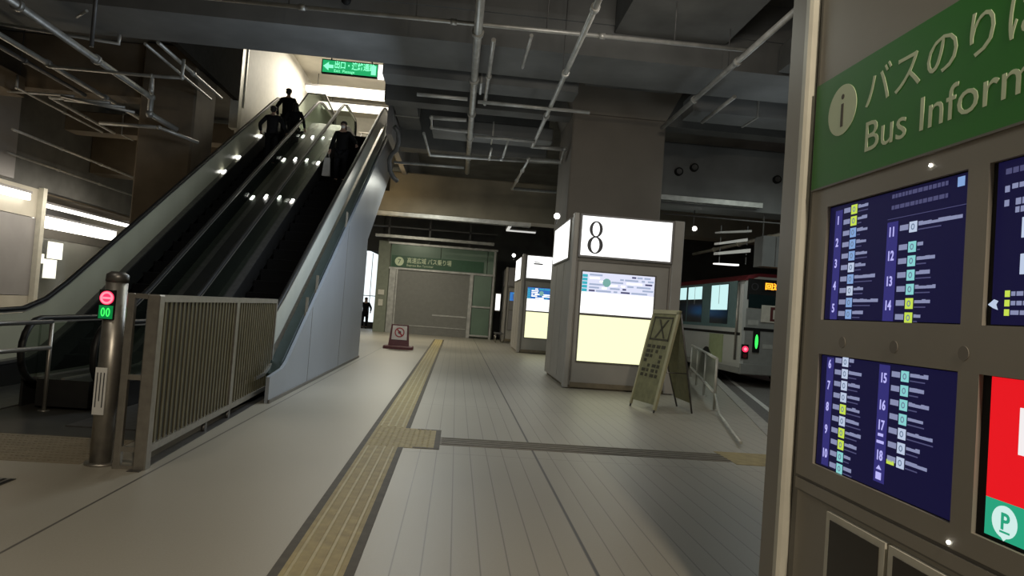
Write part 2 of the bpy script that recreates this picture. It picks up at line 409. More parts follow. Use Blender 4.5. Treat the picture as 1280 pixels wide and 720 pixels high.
beam((-2.1, 14, 16.6, 17.1, 6.3, 7.6), CONC, 'dark secondary beam above the kiosk column')
beam((-2.1, 2.3, 20.2, 20.8, 6.0, 7.6), CONC, 'dark secondary beam behind the pipe lattice')
# ducts
def duct(b, label, m=CONCB):
    x0, x1, y0, y1, z0, z1 = b
    o = thing('air_duct', ((x0+x1)/2, (y0+y1)/2, z0), label, 'duct')
    MB().use(m).cbox(*b, .03).build('duct_body', o)
    f = MB().use(PIPE)
    L = (x1-x0) > (y1-y0); n = max(2, int(max(x1-x0, y1-y0)/1.4))
    for i in range(1, n):
        if L: x = x0+(x1-x0)*i/n; f.box(x-.02, x+.02, y0-.025, y1+.025, z0-.025, z1+.025)
        else: y = y0+(y1-y0)*i/n; f.box(x0-.025, x1+.025, y-.02, y+.02, z0-.025, z1+.025)
    build_split(f, 'flange', o)
    for q in ((x0+.1, y0+.1), (x1-.1, y1-.1)):
        if z1 < 7.5: MB().use(PIPED).tube([(q[0], q[1], z1-.01), (q[0], q[1], 7.6)], .012, 6).build('hanger', o)
duct((4.8, 12, 14.7, 15.5, 6.15, 6.6), 'pale flat duct crossing above the bus bay right of the column')
duct((-1.9, 2.2, 14.4, 15.1, 6.2, 6.7), 'grey duct crossing behind the long ceiling beam')
duct((-1.0, 2.2, 18.3, 19.2, 6.1, 6.45), 'grey duct above the pipe lattice')
duct((-12, -7, 21.5, 22.2, 5.9, 6.5), 'dark brown duct behind the brown column', CONCW)
duct((-11.8, -11.1, 14.2, 18.1, 5.9, 6.4), 'brown duct running along the left wall', CONCW)
duct((5.6, 6.5, 8.4, 12.4, 6.3, 6.8), 'dark duct at the upper right beside the sloping pipe', CONC)
# cable trays
def tray(y, x0, x1, z, label):
    o = thing('cable_tray', ((x0+x1)/2, y, z), label, 'cable tray')
    mb = MB().use(PIPE); mb.box(x0, x1, y-.03, y+.01, z, z+.13); mb.box(x0, x1, y+.24, y+.28, z, z+.13)
    build_split(mb, 'side_rail', o)
    r = MB().use(PIPE); k = int((x1-x0)/.4)
    for i in range(k+1): x = x0+.02+(x1-x0-.04)*i/k; r.box(x-.015, x+.015, y+.01, y+.24, z+.02, z+.05)
    r.build('rung', o)
tray(23.6, -3.0, 2.3, 4.42, 'pale cable tray hanging under the warm beam')
tray(18.15, 4.75, 8.0, 4.78, 'pale cable tray under the deep beam right of the kiosk sign')
tray(34.2, -4.2, 1.6, 4.66, 'thin tray along the top of the shuttered entrance')
# pipes
def pipe(pts, r, label, m=PIPE, hang=(), top=7.6, fit=True):
    pts = [Vector(p) for p in pts]
    o = thing('ceiling_pipe', pts[0], label, 'pipe')
    MB().use(m).tube(pts, r, 10).build('pipe_run', o)
    if fit:
        c = MB().use(m)
        for a, b in zip(pts, pts[1:]):
            d = b-a; n = int(d.length/2.6)
            for i in range(1, n+1):
                p = a+d*(i/(n+1)); dd = d.normalized()*.05; c.tube([p-dd, p+dd], r*1.45, 10)
        if len(pts) > 2:
            for p in pts[1:-1]: c.ball(p, r*1.4, 10)
        if c.v: build_split(c, 'coupling', o)
    for p in hang:
        MB().use(PIPED).tube([Vector(p), (p[0], p[1], top)], .01, 6).build('hanger', o)
    return o
pipe([(-5.2, 11.17, 6.05), (4.4, 10.95, 6.05)], .035, 'long thin sprinkler pipe crossing the whole ceiling near the camera', hang=[(-3, 11.1, 6.08), (-1.0, 11.05, 6.08), (1.1, 11.05, 6.08), (3.2, 11, 6.08)])
pipe([(0, 6.5, 6), (0, 23.2, 6)], .07, 'thick pipe running straight away from the camera overhead', hang=[(0, 9, 6), (0, 13.5-1.2, 6), (0, 17.5, 6)])
pipe([(.27, 11.5, 6), (.27, 15.2, 6)], .04, 'short thinner pipe alongside the thick straight pipe')
pipe([(1.52, 6.5, 5.62), (1.52, 16.55, 5.5)], .045, 'bright long pipe slanting down to the pipe lattice left of the column', hang=[(1.52, 9, 5.6), (1.52, 11.9, 5.57)])
pipe([(1.47, 16.6, 5.5), (2.3, 16.6, 5.5), (2.3, 17.1, 5.3), (1.5, 17.1, 5.3), (1.5, 22.6, 5.5), (3.4, 22.5, 5.5)], .04, 'zigzag branch pipe left of the broad column')
pipe([(4.4, 7, 6), (4.42, 15.7, 6)], .05, 'long grey pipe slanting from the information wall to the column', hang=[(4.4, 9, 6), (4.42, 11.8, 6)])
pipe([(5.08, 13.1, 6.0), (5.08, 14.9, 5.98)], .04, 'short bright pipe right of the column')
pipe([(-1.07, 13.3, 5.5), (-.1, 13.3, 5.5)], .035, 'short cross pipe left of the thick straight pipe, nearest one')
pipe([(.1, 13.4, 5.5), (2.3, 13.4, 5.5)], .035, 'cross pipe from the thick straight pipe to the column')
pipe([(-.1, 14.8, 5.5), (-.85, 14.85, 5.5), (-.87, 15.7, 5.5), (-.06, 15.75, 5.5)], .035, 'small rectangular loop of pipe left of the thick straight pipe')
pipe([(.1, 15.9, 5.45), (1.5, 15.9, 5.45)], .035, 'cross pipe meeting the slanting bright pipe')
pipe([(-1.08, 16.3, 5.5), (-1.03, 18.6, 5.5), (2.8, 18.1, 5.5)], .035, 'long bent pipe crossing behind the thick straight pipe')
pipe([(-2.1, 20.0, 5.5), (-.1, 19.9, 5.5)], .04, 'cross pipe near the escalator top')
pipe([(.85, 12.2+.2, 5.9), (.85, 10.9, 5.9)], .03, 'very short pipe right of the thick straight pipe')
pipe([(.55, 17.0, 5.45), (.55, 18.3, 5.45)], .03, 'short link pipe inside the lattice')
pipe([(.9, 16.2, 5.5), (.9, 18.1, 5.5)], .03, 'second short link pipe inside the lattice')
pipe([(-7.7, 7, 6), (-7.72, 17.3, 6), (-7.72, 17.3, 5.6), (-7.3, 19.6-1.7, 5.4)], .07, 'thick pale pipe at the upper left ending in a bend')
pipe([(-9.0, 8, 6), (-9.0, 20.2, 6)], .055, 'long pipe left of the thick pale pipe')
pipe([(-9.35, 8, 5.95), (-9.35, 17.5, 5.95)], .045, 'thin dark pipe beside the long left pipe', PIPED)
pipe([(-11.5, 18.4, 5.15), (-11.5, 25.0, 5.15)], .035, 'upper of two thin pipes along the left wall')
pipe([(-12.6, 20.0, 4.82), (-12.6, 27.5, 4.82)], .035, 'lower of two thin pipes along the left wall')
pipe([(-8.6, 15.2, 5.3), (-7.1, 15.2, 5.1)], .03, 'thin bright cross pipe in front of the brown column')
pipe([(-9.6, 17.1, 5.7), (-8.3, 17.3, 5.7)], .035, 'thin cross pipe left of the brown column')
pipe([(-8.9, 13.6, 6.15), (-6.9, 13.9, 6.1), (-6.9, 13.9, 6.28)], .03, 'thin bent pipe under the big beam on the left', fit=False)
pipe([(-6.6, 12.4, 7.6), (-6.6, 12.4, 5.5)], .035, 'black vertical rod hanging at the upper left', PIPED, fit=False)
pipe([(-1.7, 9.4, 7.6), (-1.7, 9.4, 6.6)], .03, 'thin dark conduit dropping from the ceiling above the beam', PIPED, fit=False)
pipe([(9.2, 13.5, 4.3), (9.2, 27, 4.3)], .06, 'pale slanting pipe above the bus roof', TRIM)
pipe([(5.2, 17.8, 4.35), (12, 17.8, 4.35)], .018, 'thin horizontal wire above the bus', PIPED, fit=False)
pipe([(-11.2, 17.6, 5.9), (-9.6, 17.5, 5.9)], .03, 'short thin pipe high at the far upper left')
pipe([(-10.75, 17.2, 6.2), (-10.75, 17.2, 5.9), (-10.75, 21.2, 5.85)], .03, 'thin pipe with a short drop at the far upper left')
pipe([(-8.8, 17.6, 5.85), (-10.2, 17.6, 5.85), (-10.4, 21.2, 5.85)], .035, 'thin pipe with a sharp elbow left of the brown column')
pipe([(-7.05, 13.0-.3, 6.1), (-6.7, 12.35, 6.1)], .025, 'tiny pipe stub beneath the big beam by the black rod', fit=False)
pipe([(-8.9, 15.2, 5.9), (-6.8, 15.16, 5.9), (-6.15, 15.1, 5.9), (-6.15, 15.1, 6.3)], .035, 'thin cross pipe between the big beam and the brown column')
pipe([(-6.8, 15.2, 5.9), (-6.8, 15.2, 5.6), (-7.4, 16.6, 5.9)], .035, 'short bent pipe dropping from the thin cross pipe')
pipe([(-8.7, 17.0, 5.2), (-7.3, 16.9, 5.2), (-6.6, 17.5, 5.05)], .04, 'thick bent pipe end in front of the brown column')
pipe([(-6.3, 14.2, 6.3), (-6.3, 17.9, 6.3)], .04, 'thin strut running beside the escalator opening')
pipe([(-6.55, 14.2, 6.25), (-6.55, 17.9, 6.25)], .03, 'second thin strut running beside the escalator opening')
# wavy dark conduit bundle near escalator top
pts = [(-1.9+.12*math.sin(i*.9), 17.5+.1*i, 5.9-.16*i+.06*math.sin(i*1.7)) for i in range(9)]
pipe(pts, .06, 'sagging dark flexible hose right of the escalator top', PIPED, fit=False)
duct((-2.0, -1.4, 17.2, 20.1, 6.5, 7.1), 'dark duct beside the escalator opening', CONC)
# loudspeakers
spk = None
for i, (x, z, lb) in enumerate(((5.73, 5.63, 'round black loudspeaker on the beam above the bus, leftmost'), (6.15, 5.78, 'round black loudspeaker on the beam above the bus, second from left'), (8.5, 5.66, 'round black loudspeaker on the beam above the bus, far right'))):
    if spk is None:
        o = spk = thing('loudspeaker', (x, 18.46, z), lb, 'loudspeaker')
        fr = F((x, 18.46, z)); MB().use(BLACKM).disc(fr, 0, 0, .11, -.04, .06).build('body', o); MB().use(STEELD).disc(fr, 0, 0, .075, .06, .075).build('grille', o)
    else:
        o = copy_tree(spk); o.location = (x, 18.46, z); o['label'] = lb
tag(MB().use(BLACKM).ball((-2.35, 12.3, 6.75), .09).tube([(-2.35, 12.3, 6.8), (-2.35, 12.5, 6.8)], .03).build('ceiling_camera'), 'small black dome camera on the long beam above the escalators', 'camera')

# ------------------------------------------------------------------ floor markings
def strip_seg(x0, x1, y0, y1): pass
o = thing('tactile_path', (-.67, 12, 0), 'long yellow tactile paving strip with dark borders running away from the camera', 'tactile paving')
b = MB().use(YEL)
for y0, y1 in ((1.5, 7.36), (8.5, 31.2)): b.box(-.84, -.50, y0, y1, .0, .004)
b.build('yellow_tiles', o)
b = MB().use(BROWN)
for y0, y1 in ((1.5, 7.36), (8.5, 31.2)): b.box(-.50, -.445, y0, y1, 0, .0045)
b.box(-.895, -.84, 1.5, 31.2, 0, .0045)
b.build('border', o)
b = MB().use(YELB)
for y0, y1 in ((1.5, 7.34), (8.52, 31.2)):
    for k in range(4):
        x = -.84+.34*(k+.5)/4; b.hexa([(x-.016, y0, .003), (x+.016, y0, .003), (x+.016, y1, .003), (x-.016, y1, .003), (x-.009, y0, .010), (x+.009, y0, .010), (x+.009, y1, .010), (x-.009, y1, .010)])
b.build('raised_bar', o)
o = thing('tactile_pad', (-.5, 7.93, 0), 'square yellow tactile pad where the long strip meets the crossing band', 'tactile paving')
MB().use(YEL).box(-.84, -.13, 7.36, 8.5, 0, .004).build('yellow_tiles', o)
b = MB().use(BROWN); b.box(-.13, -.07, 7.36, 8.5, 0, .0045); b.box(-.35, -.13, 8.44, 8.5, .003, .0046); b.box(-.35, -.13, 7.36, 7.42, .003, .0046); b.build('border', o)
b = MB().use(YELB)
for i in range(11):
    for j in range(16):
        x = -.80+i*.06; y = 7.42+j*.068; b.disc(F((x, y, 0), (1, 0, 0), (0, 1, 0)), 0, 0, .012, .004, .008, 8)
b.build('dots', o)
o = thing('crossing_band', (1.5, 7.83, 0), 'dull brown tactile band crossing the floor from the yellow pad to the right', 'tactile paving')
MB().use(BAND).box(-.07, 3.2, 7.62, 8.06, 0, .004).build('tiles', o)
b = MB().use(YEL); b.box(3.2, 4.3, 7.5, 8.2, 0, .0042); b.build('end_tiles', o)
b = MB().use(BROWN)
for k in range(4): y = 7.68+k*.105; b.box(-.05, 3.2, y-.012, y+.012, .003, .007)
b.build('raised_bar', o)
o = thing('warning_strip', (-5.5, 6.5, 0), 'tan warning paving in front of the escalator landing', 'tactile paving')
MB().use(TAN).box(-8.5, -2.95, 5.95, 6.95, 0, .004).build('tiles', o)
b = MB().use(TAN)
for i in range(60):
    for j in range(10): b.disc(F((-5.6+i*.044, 6.02+j*.094, 0), (1, 0, 0), (0, 1, 0)), 0, 0, .013, .003, .008, 6)
b.build('dots', o)
b = MB().use(STEELD); b.box(-3.75, -3.12, 5.2, 5.42, 0, .006)
o = b.build('floor_grate'); tag(o, 'small dark drain grate in the floor at the left edge', 'grate')
b = MB().use(BLACKM)
for k in range(12): x = -3.72+k*.052; b.box(x, x+.025, 5.22, 5.40, .006, .008)
b.build('slots', o)
# kerb
mb = MB().use(KERB); mb.hexa([(kp(3.6)-.22, 3.6, 0), (kp(3.6), 3.6, 0), (kp(40), 40, 0), (kp(40)-.22, 40, 0), (kp(3.6)-.22, 3.6, .012), (kp(3.6), 3.6, .012), (kp(40), 40, .012), (kp(40)-.22, 40, .012)])
tag(mb.build('kerb'), 'pale stone kerb along the edge of the bus bay', 'kerb')
mb = MB().use(LINEM); mb.hexa([(kp(9)+.5, 9, -.14), (kp(9)+.62, 9, -.14), (kp(26)+.62, 26, -.14), (kp(26)+.5, 26, -.14), (kp(9)+.5, 9, -.135), (kp(9)+.62, 9, -.135), (kp(26)+.62, 26, -.135), (kp(26)+.5, 26, -.135)])
tag(mb.build('road_line'), 'thin white line painted on the road beside the kerb', 'road marking')

# ------------------------------------------------------------------ escalators
YB, YT, ZT = 10.45, 22.12, 6.7
def zs(y): return min(max(.574*y-6.0, 0.0), ZT)
def chain(off, y0=8.4, y1=24.3, pts=()):
    ys = [y0, YB-.7, YB-.25, YB+.25, YB+.8, YT-.8, YT-.25, YT+.25, YT+.7, y1]
    out = []
    for y in ys:
        z = .574*y-6.0
        if y < YB-.5: z = .02
        elif y < YB: z = .04
        elif y < YB+.5: z = .18
        if y > YT+.5: z = ZT
        elif y > YT: z = ZT-.03
        elif y > YT-.5: z = ZT-.17
        out.append((y, z+off))
    return out
def handrail_pts(x, y0, y1, h):
    r = .36; lo = chain(h, y0, y1)
    a = [(x, y0-r*math.sin(t)*.9, lo[0][1]-r+r*math.cos(t)) for t in [PI*.95-PI*.95*i/9 for i in range(10)]]
    b = [(x, y, z) for y, z in lo[1:-1]]
    c = [(x, y1+r*math.sin(t)*.9, lo[-1][1]-r+r*math.cos(t)) for t in [PI*.95*i/9 for i in range(10)]]
    return a+b+c
def newel_glass(mb, x, y0, y1, h, lowoff, th=.012):
    lo = chain(lowoff, y0, y1); hi = chain(h-.03, y0, y1)
    mb.profile(x-th, x+th, lo, hi)
    r = .36
    for (yy, z, sgn) in ((y0, hi[0][1], -1), (y1, hi[-1][1], 1)):
        n = 12; zc = (z+lo[0][1] if sgn < 0 else z+lo[-1][1])/2; hh = z-zc
        pts = [(yy+sgn*.32*math.cos(-PI/2+PI*i/n), zc+hh*math.sin(-PI/2+PI*i/n)) for i in range(n+1)]
        fr = F((x, 0, 0), (0, 1, 0), (0, 0, 1)); mb.fpoly(fr, pts, -th, th)
def escalator(xl, xr, label, gl_l, gl_r):
    o = thing('escalator', ((xl+xr)/2, YB-2, 0), label, 'escalator')
    for x, g, s in ((xl, gl_l, 1), (xr, gl_r, -1)):
        m = MB().use(g); newel_glass(m, x, 8.45, 24.2, .97, .42 if x == xr and xr > -3 else .32); m.build('balustrade_glass', o)
        m = MB().use(RUBBER); m.tube(handrail_pts(x, 8.45, 24.2, 1.0), .042, 8, flat=(1, .75)); m.build('handrail', o)
        m = MB().use(STEEL); m.profile(x-.035, x+.035, chain(.955), chain(.972)); m.build('handrail_guide', o)
        m = MB().use(STEELD if x < -3 else STEEL); xi = x+s*.13
        m.profile(min(x-s*.10, xi), max(x-s*.10, xi), chain(.28), chain(.33)); m.build('deck', o)
        m = MB().use(SKIRT); m.profile(min(xi, xi-s*.03), max(xi, xi-s*.03), chain(-.10), chain(.29)); m.build('skirt_panel', o)
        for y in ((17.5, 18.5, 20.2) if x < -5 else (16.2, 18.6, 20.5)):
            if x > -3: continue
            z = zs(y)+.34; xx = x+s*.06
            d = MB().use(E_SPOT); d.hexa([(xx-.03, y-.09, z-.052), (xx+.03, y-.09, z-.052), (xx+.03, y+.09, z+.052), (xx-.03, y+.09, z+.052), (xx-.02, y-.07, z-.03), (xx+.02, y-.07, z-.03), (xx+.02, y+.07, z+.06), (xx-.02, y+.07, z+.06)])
            d.build('deck_glint', o)  # glowing chip stands in for a reflected glint on the deck
    x0, x1 = xl+.15, xr-.15
    st = None
    y = 10.45+.2
    k = 0
    while y < YT+.1:
        z = zs(y)
        if st is None:
            m = MB().use(BLACK); m.box(x0, x1, y, y+.402, z-.02, z)
            n = 7
            pr = [(y+.01*math.sin(PI*i/n), z-.25+.25*i/n) for i in range(n+1)]
            m.profile(x0, x1, [(a+.02, b) for a, b in pr], [(a, b) for a, b in pr])
            m.use(SKIRT)
            for i in range(0, 24): xx = x0+.02+(x1-x0-.04)*i/23; m.box(xx-.004, xx+.004, y+.012, y+.39, z, z+.006)
            st = m.build('step', o); sy, sz = y, z
        else:
            c = st.copy(); COL.objects.link(c); c.parent = o; c.location = st.location+Vector((0, y-sy, z-sz))
        y += .4013
    m = MB().use(STEELD); m.box(x0, x1, 7.4, 10.6, .0, .018); m.build('landing_plate', o)
    m = MB().use(STEELD); m.box(x0, x1, YT+.3, 24.6, ZT, ZT+.018); m.build('top_landing_plate', o)
    m = MB().use(YEL)
    m.box(x0, x1, 10.55, 10.62, .018, .03); m.build('comb_plate', o)
    return o
e1 = escalator(-6.0, -4.76, 'left escalator of the pair, rising away, with people near its top', GLL, GLC)
e2 = escalator(-3.99, -2.75, 'right escalator of the pair, beside the blue grey cladding', GLC, GLR)
# truss / cladding
o = thing('escalator_housing', (-2.5, 14, 0), 'blue grey metal cladding that fills the side under the right escalator', 'cladding')
m = MB().use(CLAD); fr = F((-2.46, 0, 0), (0, 1, 0), (0, 0, 1))
def top(y): return .574*y-6.0+.36
m.fpoly(F((-2.46, 0, 0), (0, 1, 0)), [(9.75, 0), (18.5, 0), (18.5, 3.1), (23.7, 6.25), (23.7, 7.0), (22.2, 7.05), (10.7, top(10.7)), (10.45, .42), (9.75, .36)], -.05, .0)
m.build('side_panel', o)
m = MB().use(CLAD); m.box(-6.4, -2.5, 18.4, 18.5, 0, 3.1); m.build('end_panel', o)
m = MB().use(KIOSKD)
for y in (12.2, 15.3): m.box(-2.462, -2.456, y, y+.012, 0, top(y)-.05)
m.box(-2.47, -2.44, 9.75, 18.5, 0, .05); build_split(m, 'panel_joint', o)
m = MB().use(mat('teal_black', (.03, .045, .042), .3, .4)); m.fpoly(F((-2.52, 0, 0), (0, 1, 0)), [(10.35, .12), (10.6, .07), (10.9, .12), (11.3, .50), (21.6, 6.3), (22.5, 6.6), (24.2, 6.6), (24.2, 7.12), (22.2, 7.15), (11.0, .73), (10.6, .50), (10.38, .34)], -.16, 0); m.build('dark_side_band', o)
m = MB().use(STEEL)
for y in (11.9, 12.6, 15.2): z = zs(y)+.1; m.box(-2.52, -2.50, y-.02, y+.01, z, z+.55); m.box(-2.52, -2.50, y+.09, y+.12, z, z+.55); m.box(-2.52, -2.50, y-.02, y+.12, z-.02, z)
build_split(m, 'bracket_or_glint', o)  # pale upright pairs modelled in place of light reflections on the dark band
o = thing('escalator_truss', (-4.4, 16, 0), 'dark underside and middle deck between the two escalators', 'truss')
m = MB().use(BLACKM); m.profile(-6.3, -2.6, chain(-1.4, 9.9)[1:], chain(-.3, 9.9)[1:]); m.build('underside', o)
m = MB().use(SKIRT); m.profile(-4.66, -4.09, chain(.02, 8.3), chain(.325, 8.3)); m.build('middle_deck', o)
m = MB().use(STEEL)
m.profile(-4.40, -4.36, chain(.325, 8.3), chain(.345, 8.3)); m.build('deck_trim', o)
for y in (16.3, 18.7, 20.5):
    for x in (-4.55, -4.25): z = zs(y)+.35; MB().use(E_SPOT).hexa([(x-.025, y-.08, z-.046), (x+.025, y-.08, z-.046), (x+.025, y+.08, z+.046), (x-.025, y+.08, z+.046), (x-.02, y-.07, z-.03), (x+.02, y-.07, z-.03), (x+.02, y+.07, z+.055), (x-.02, y+.07, z+.055)]).build('deck_glint', o)  # emissive chips imitate glints of light on the middle deck
MB().use(mat('floor_plate_dark', (.06, .058, .052), .5, .4)).box(-6.6, -2.72, 6.95, 10.2, 0, .006).build('floor_plate', o)
m = MB().use(SKIRT); m.profile(-6.35, -6.1, chain(-.6, 8.3), chain(.325, 8.3)); m.build('outer_side', o)
# entry guard rail between the escalators
o = thing('guard_rail', (-4.5, 7.3, 0), 'low steel guard rail in front of the left escalator entrance', 'railing')
for z, nm in ((1.0, 'top_rail'), (.73, 'middle_rail')):
    m = MB().use(STEELD if z > .9 else STEEL); m.tube([(-4.5, 8.2, z-.02*(z < .9)), (-4.5, 6.4, z)], .025); m.build(nm, o)
for y in (8.2, 6.45): m = MB().use(STEEL); m.tube([(-4.5, y, 0), (-4.5, y, 1.0)], .022); m.tube([(-4.5, y, 0), (-4.5, y, .012)], .06); m.build('post', o)

# upper hall
mb = MB().use(WHITE); mb.box(-6.9, -6.75, 20.9, 34.5, 5.9, 10.4); struct('wall_upper_left', mb)
mb = MB().use(GREYW); mb.box(-2.2, -2.05, 18.4, 34.5, 5.9, 10.4); struct('wall_upper_right', mb)
mb = MB().use(mat('shaft_void_shade', (.035, .033, .03), 1.0, spec=0.0)); mb.box(-6.9, -6.75, 14.1, 20.6, 7.0, 10.4); mb.box(-6.9, -2.05, 14.0, 14.1, 7.9, 10.4); mb.box(-2.2, -2.05, 14.1, 18.4, 7.9, 10.4); struct('void_shade_walls', mb)  # near-black walls put the darkness of an open void into the colour
mb = MB().use(WHITE); mb.box(-6.75, -2.2, 34.3, 34.5, 6.5, 10.4); struct('wall_upper_back', mb)
mb = MB().use(CREAM); mb.box(-6.9, -2.05, 14, 34.5, 10.4, 10.6); struct('ceiling_upper', mb)
mb = MB().use(KERB); mb.box(-6.75, -2.2, YT+.35, 34.5, 6.3, 6.69); struct('floor_upper', mb)
mb = MB().use(TRIM); mb.box(-6.98, -6.74, 20.6, 20.9, 6.2, 10.4); mb.box(-6.8, -6.7, 20.95, 21.02, 6.9, 10.4); struct('trim_5', mb)
light_fixture('upper_hall_light', 'wide bright strip light in the hall at the top of the escalators', (-6.6, -2.4, 27.8, 28.4, 9.62, 9.8), m=emat('hall_glow', (1, .93, .76), 3.0))
light_fixture('upper_hall_light', 'second bright strip light deeper in the upper hall', (-6.6, -2.4, 31.0, 31.5, 9.9, 10.1), m=MATS['hall_glow'])
for l_ in [q for q in bpy.data.objects if q.name.startswith('upper_hall_light')]:
    for xx in (-6.2, -2.8): z_ = l_.location.z; MB().use(STEELD).tube([(xx, l_.location.y, z_+.2), (xx, l_.location.y, 10.4)], .015, 6).build('hanger', l_)
o = thing('upper_barrier', (-5.5, 24.9, ZT), 'glass screen with a dark angular frame at the top of the left escalator', 'glass screen')
fr = F((-5.5, 24.9, ZT))
gp = [(-.75, 0), (-.72, 1.25), (-.3, 1.95), (.3, 1.95), (.72, 1.2), (.78, 0)]
MB().use(GLC).fpoly(fr, gp, -.01, .01).build('glass', o)
MB().use(STEELD).tube([fr.p(a, b) for a, b in gp], .03, 8).build('frame', o)
o = thing('hall_railing', (-3.3, 26.5, ZT), 'steel railing crossing the upper hall behind the right escalator', 'railing')
MB().use(STEEL).tube([(-4.2, 26.5, ZT+1.1), (-2.4, 26.5, ZT+1.1)], .03).build('top_rail', o)
for x in (-4.1, -3.4, -2.7): MB().use(STEELD).tube([(x, 26.5, ZT-.01), (x, 26.5, ZT+1.1)], .03).build('post', o)
# green exit sign
o = thing('exit_sign', (-3.7, 21, 8.18), 'glowing green hanging sign at the top of the escalators', 'sign')
fr = F((-3.7, 21, 8.4))
MB().use(BLACKM).fbox(fr, -.87, .80, -.21, .21, -.12, 0).build('case', o)
MB().use(E_EXIT).fbox(fr, -.84, .78, -.18, .18, 0, .01).build('sign_face', o)
m = MB().use(E_EXITL); m.fpoly(fr, [(-.82, 0), (-.66, .13), (-.66, .05), (-.52, .05), (-.52, -.05), (-.66, -.05), (-.66, -.13)], .01, .014)
m.fbox(fr, .60, .74, -.14, .14, .01, .014); m.build('arrow', o)
text('lettering', '出口・連絡通路', .24, fr, -.50, -.02, E_EXITL, o, .012, .72, bold=.004)
text('lettering', 'Exit  Passage', .12, fr, -.50, -.155, E_EXITL, o, .012, 1.0)
MB().use(E_WHITE).fbox(fr, .80, .98, -.22, .20, -.12, .0).build('end_lamp', o)
build_split(MB().use(STEELD).tube([(-4.3, 21.05, 8.6), (-4.3, 21.05, 10.4)], .02).tube([(-3.1, 21.05, 8.6), (-3.1, 21.05, 10.4)], .02), 'hanging_rod', o)

# ------------------------------------------------------------------ LED post
o = thing('indicator_post', (-2.81, 6.0, 0), 'round steel post with red no entry and green lights at the fence end', 'post')
MB().use(STEEL).tube([(-2.81, 6, 0), (-2.81, 6, 1.50)], .083, 24).build('post_body', o)
MB().use(STEELD).tube([(-2.81, 6, 1.50), (-2.81, 6, 1.56), (-2.81, 6, 1.585)], [.088, .085, .05], 24).build('cap', o)
MB().use(STEEL).tube([(-2.81, 6, 0), (-2.81, 6, .02)], .12, 24).build('base_ring', o)
fr = F((-2.835, 5.905, 1.31))
MB().use(BLACKM).fbox(fr, -.062, .062, -.12, .12, -.03, .0).build('led_panel', o)
m = MB().use(E_RED); m.disc(fr, 0, .055, .056, 0, .004); m.use(E_REDL); m.ring(fr, 0, .055, .050, .050, .016, .016, .004, .007); m.fbox(fr, -.03, .045, .045, .062, .004, .008); m.build('red_signal', o)
m = MB().use(E_GREEN)
for u in (-.033, .006): m.ring(fr, u+.012, -.062, .016, .036, .008, .009, 0, .005, 16)
m.use(mat('green_led_dark', (.01, .08, .02), .4, emis=(.0, .35, .08), es=.5)); m.fbox(fr, -.055, .055, -.115, -.008, -.002, .001); m.build('green_signal', o)
fr2 = F((-2.815, 5.895, .42))
MB().use(mat('label_white', (.6, .6, .58), .5)).fbox(fr2, -.045, .045, 0, .38, 0, .012).build('notice_plate', o)
m = MB().use(INK)
for i in range(3): m.fbox(fr2, -.03+i*.026, -.022+i*.026, .06+.05*(i % 2), .34, .012, .014)
m.build('notice_lines', o)

# ------------------------------------------------------------------ folding fence
o = thing('folding_fence', (-2.5, 8.2, 0), 'steel framed louvred folding gate along the right escalator', 'fence')
def fx(y): return -2.47-(y-5.9)*.047
m = MB().use(STEEL); m.cbox(-2.66, -2.60, 5.86, 5.92, .0, 1.42); m.build('end_post', o)
m = MB().use(STEEL); m.cbox(-2.50, -2.40, 5.86, 5.97, .0, 1.42); m.build('end_post', o)
m = MB().use(STEEL); m.box(-2.60, -2.50, 5.87, 5.91, 1.38, 1.42); m.box(-2.60, -2.50, 5.87, 5.91, .72, .76); m.box(-2.60, -2.50, 5.87, 5.91, .14, .18); m.box(-2.60, -2.50, 5.87, 5.91, 0.0, .03); build_split(m, 'cross_bar', o)
m = MB().use(STEELD); m.box(-2.515, -2.495, 5.93, 5.95, .25, 1.30); m.build('hinge_strip', o)
def panel(y0, y1, z0):
    m = MB().use(STEEL); a, b = fx(y0), fx(y1); w = .022
    m.hexa([(a-w, y0, 1.36), (a+w, y0, 1.36), (b+w, y1, 1.36), (b-w, y1, 1.36), (a-w, y0, 1.42), (a+w, y0, 1.42), (b+w, y1, 1.42), (b-w, y1, 1.42)])
    m.hexa([(a-w, y0, z0), (a+w, y0, z0), (b+w, y1, z0), (b-w, y1, z0), (a-w, y0, z0+.06), (a+w, y0, z0+.06), (b+w, y1, z0+.06), (b-w, y1, z0+.06)])
    for y in (y0, y1): m.box(fx(y)-w, fx(y)+w, y-.025, y+.025, z0, 1.42)
    m.build('panel_frame', o)
    s_ = MB().use(SLAT); n = int((y1-y0)/.115)
    for i in range(n):
        y = y0+.03+(y1-y0-.06)*(i+.5)/n; x = fx(y)
        s_.hexa([(x-.004, y-.022, z0+.05), (x+.006, y-.022, z0+.05), (x+.006, y+.022, z0+.05), (x-.012, y+.022, z0+.05), (x-.004, y-.022, 1.37), (x+.006, y-.022, 1.37), (x+.006, y+.022, 1.37), (x-.012, y+.022, 1.37)])
    s_.build('slat_panel', o)
    bk = MB().use(mat('dark_backing', (.035, .031, .022), .6)); bk.hexa([(fx(y0)-.03, y0, z0+.05), (fx(y0)-.022, y0, z0+.05), (fx(y1)-.022, y1, z0+.05), (fx(y1)-.03, y1, z0+.05), (fx(y0)-.03, y0, 1.37), (fx(y0)-.022, y0, 1.37), (fx(y1)-.022, y1, 1.37), (fx(y1)-.03, y1, 1.37)]); bk.build('backing_sheet', o)
panel(6.0, 8.45, .10); panel(8.5, 10.65, .10)
for y in (7.6, 8.48, 10.6):
    x = fx(y); m = MB().use(STEELD); m.box(x-.02, x+.02, y-.02, y+.02, .04, .11); m.tube([(x-.018, y, .04), (x+.018, y, .04)], .04, 14); m.build('castor', o)
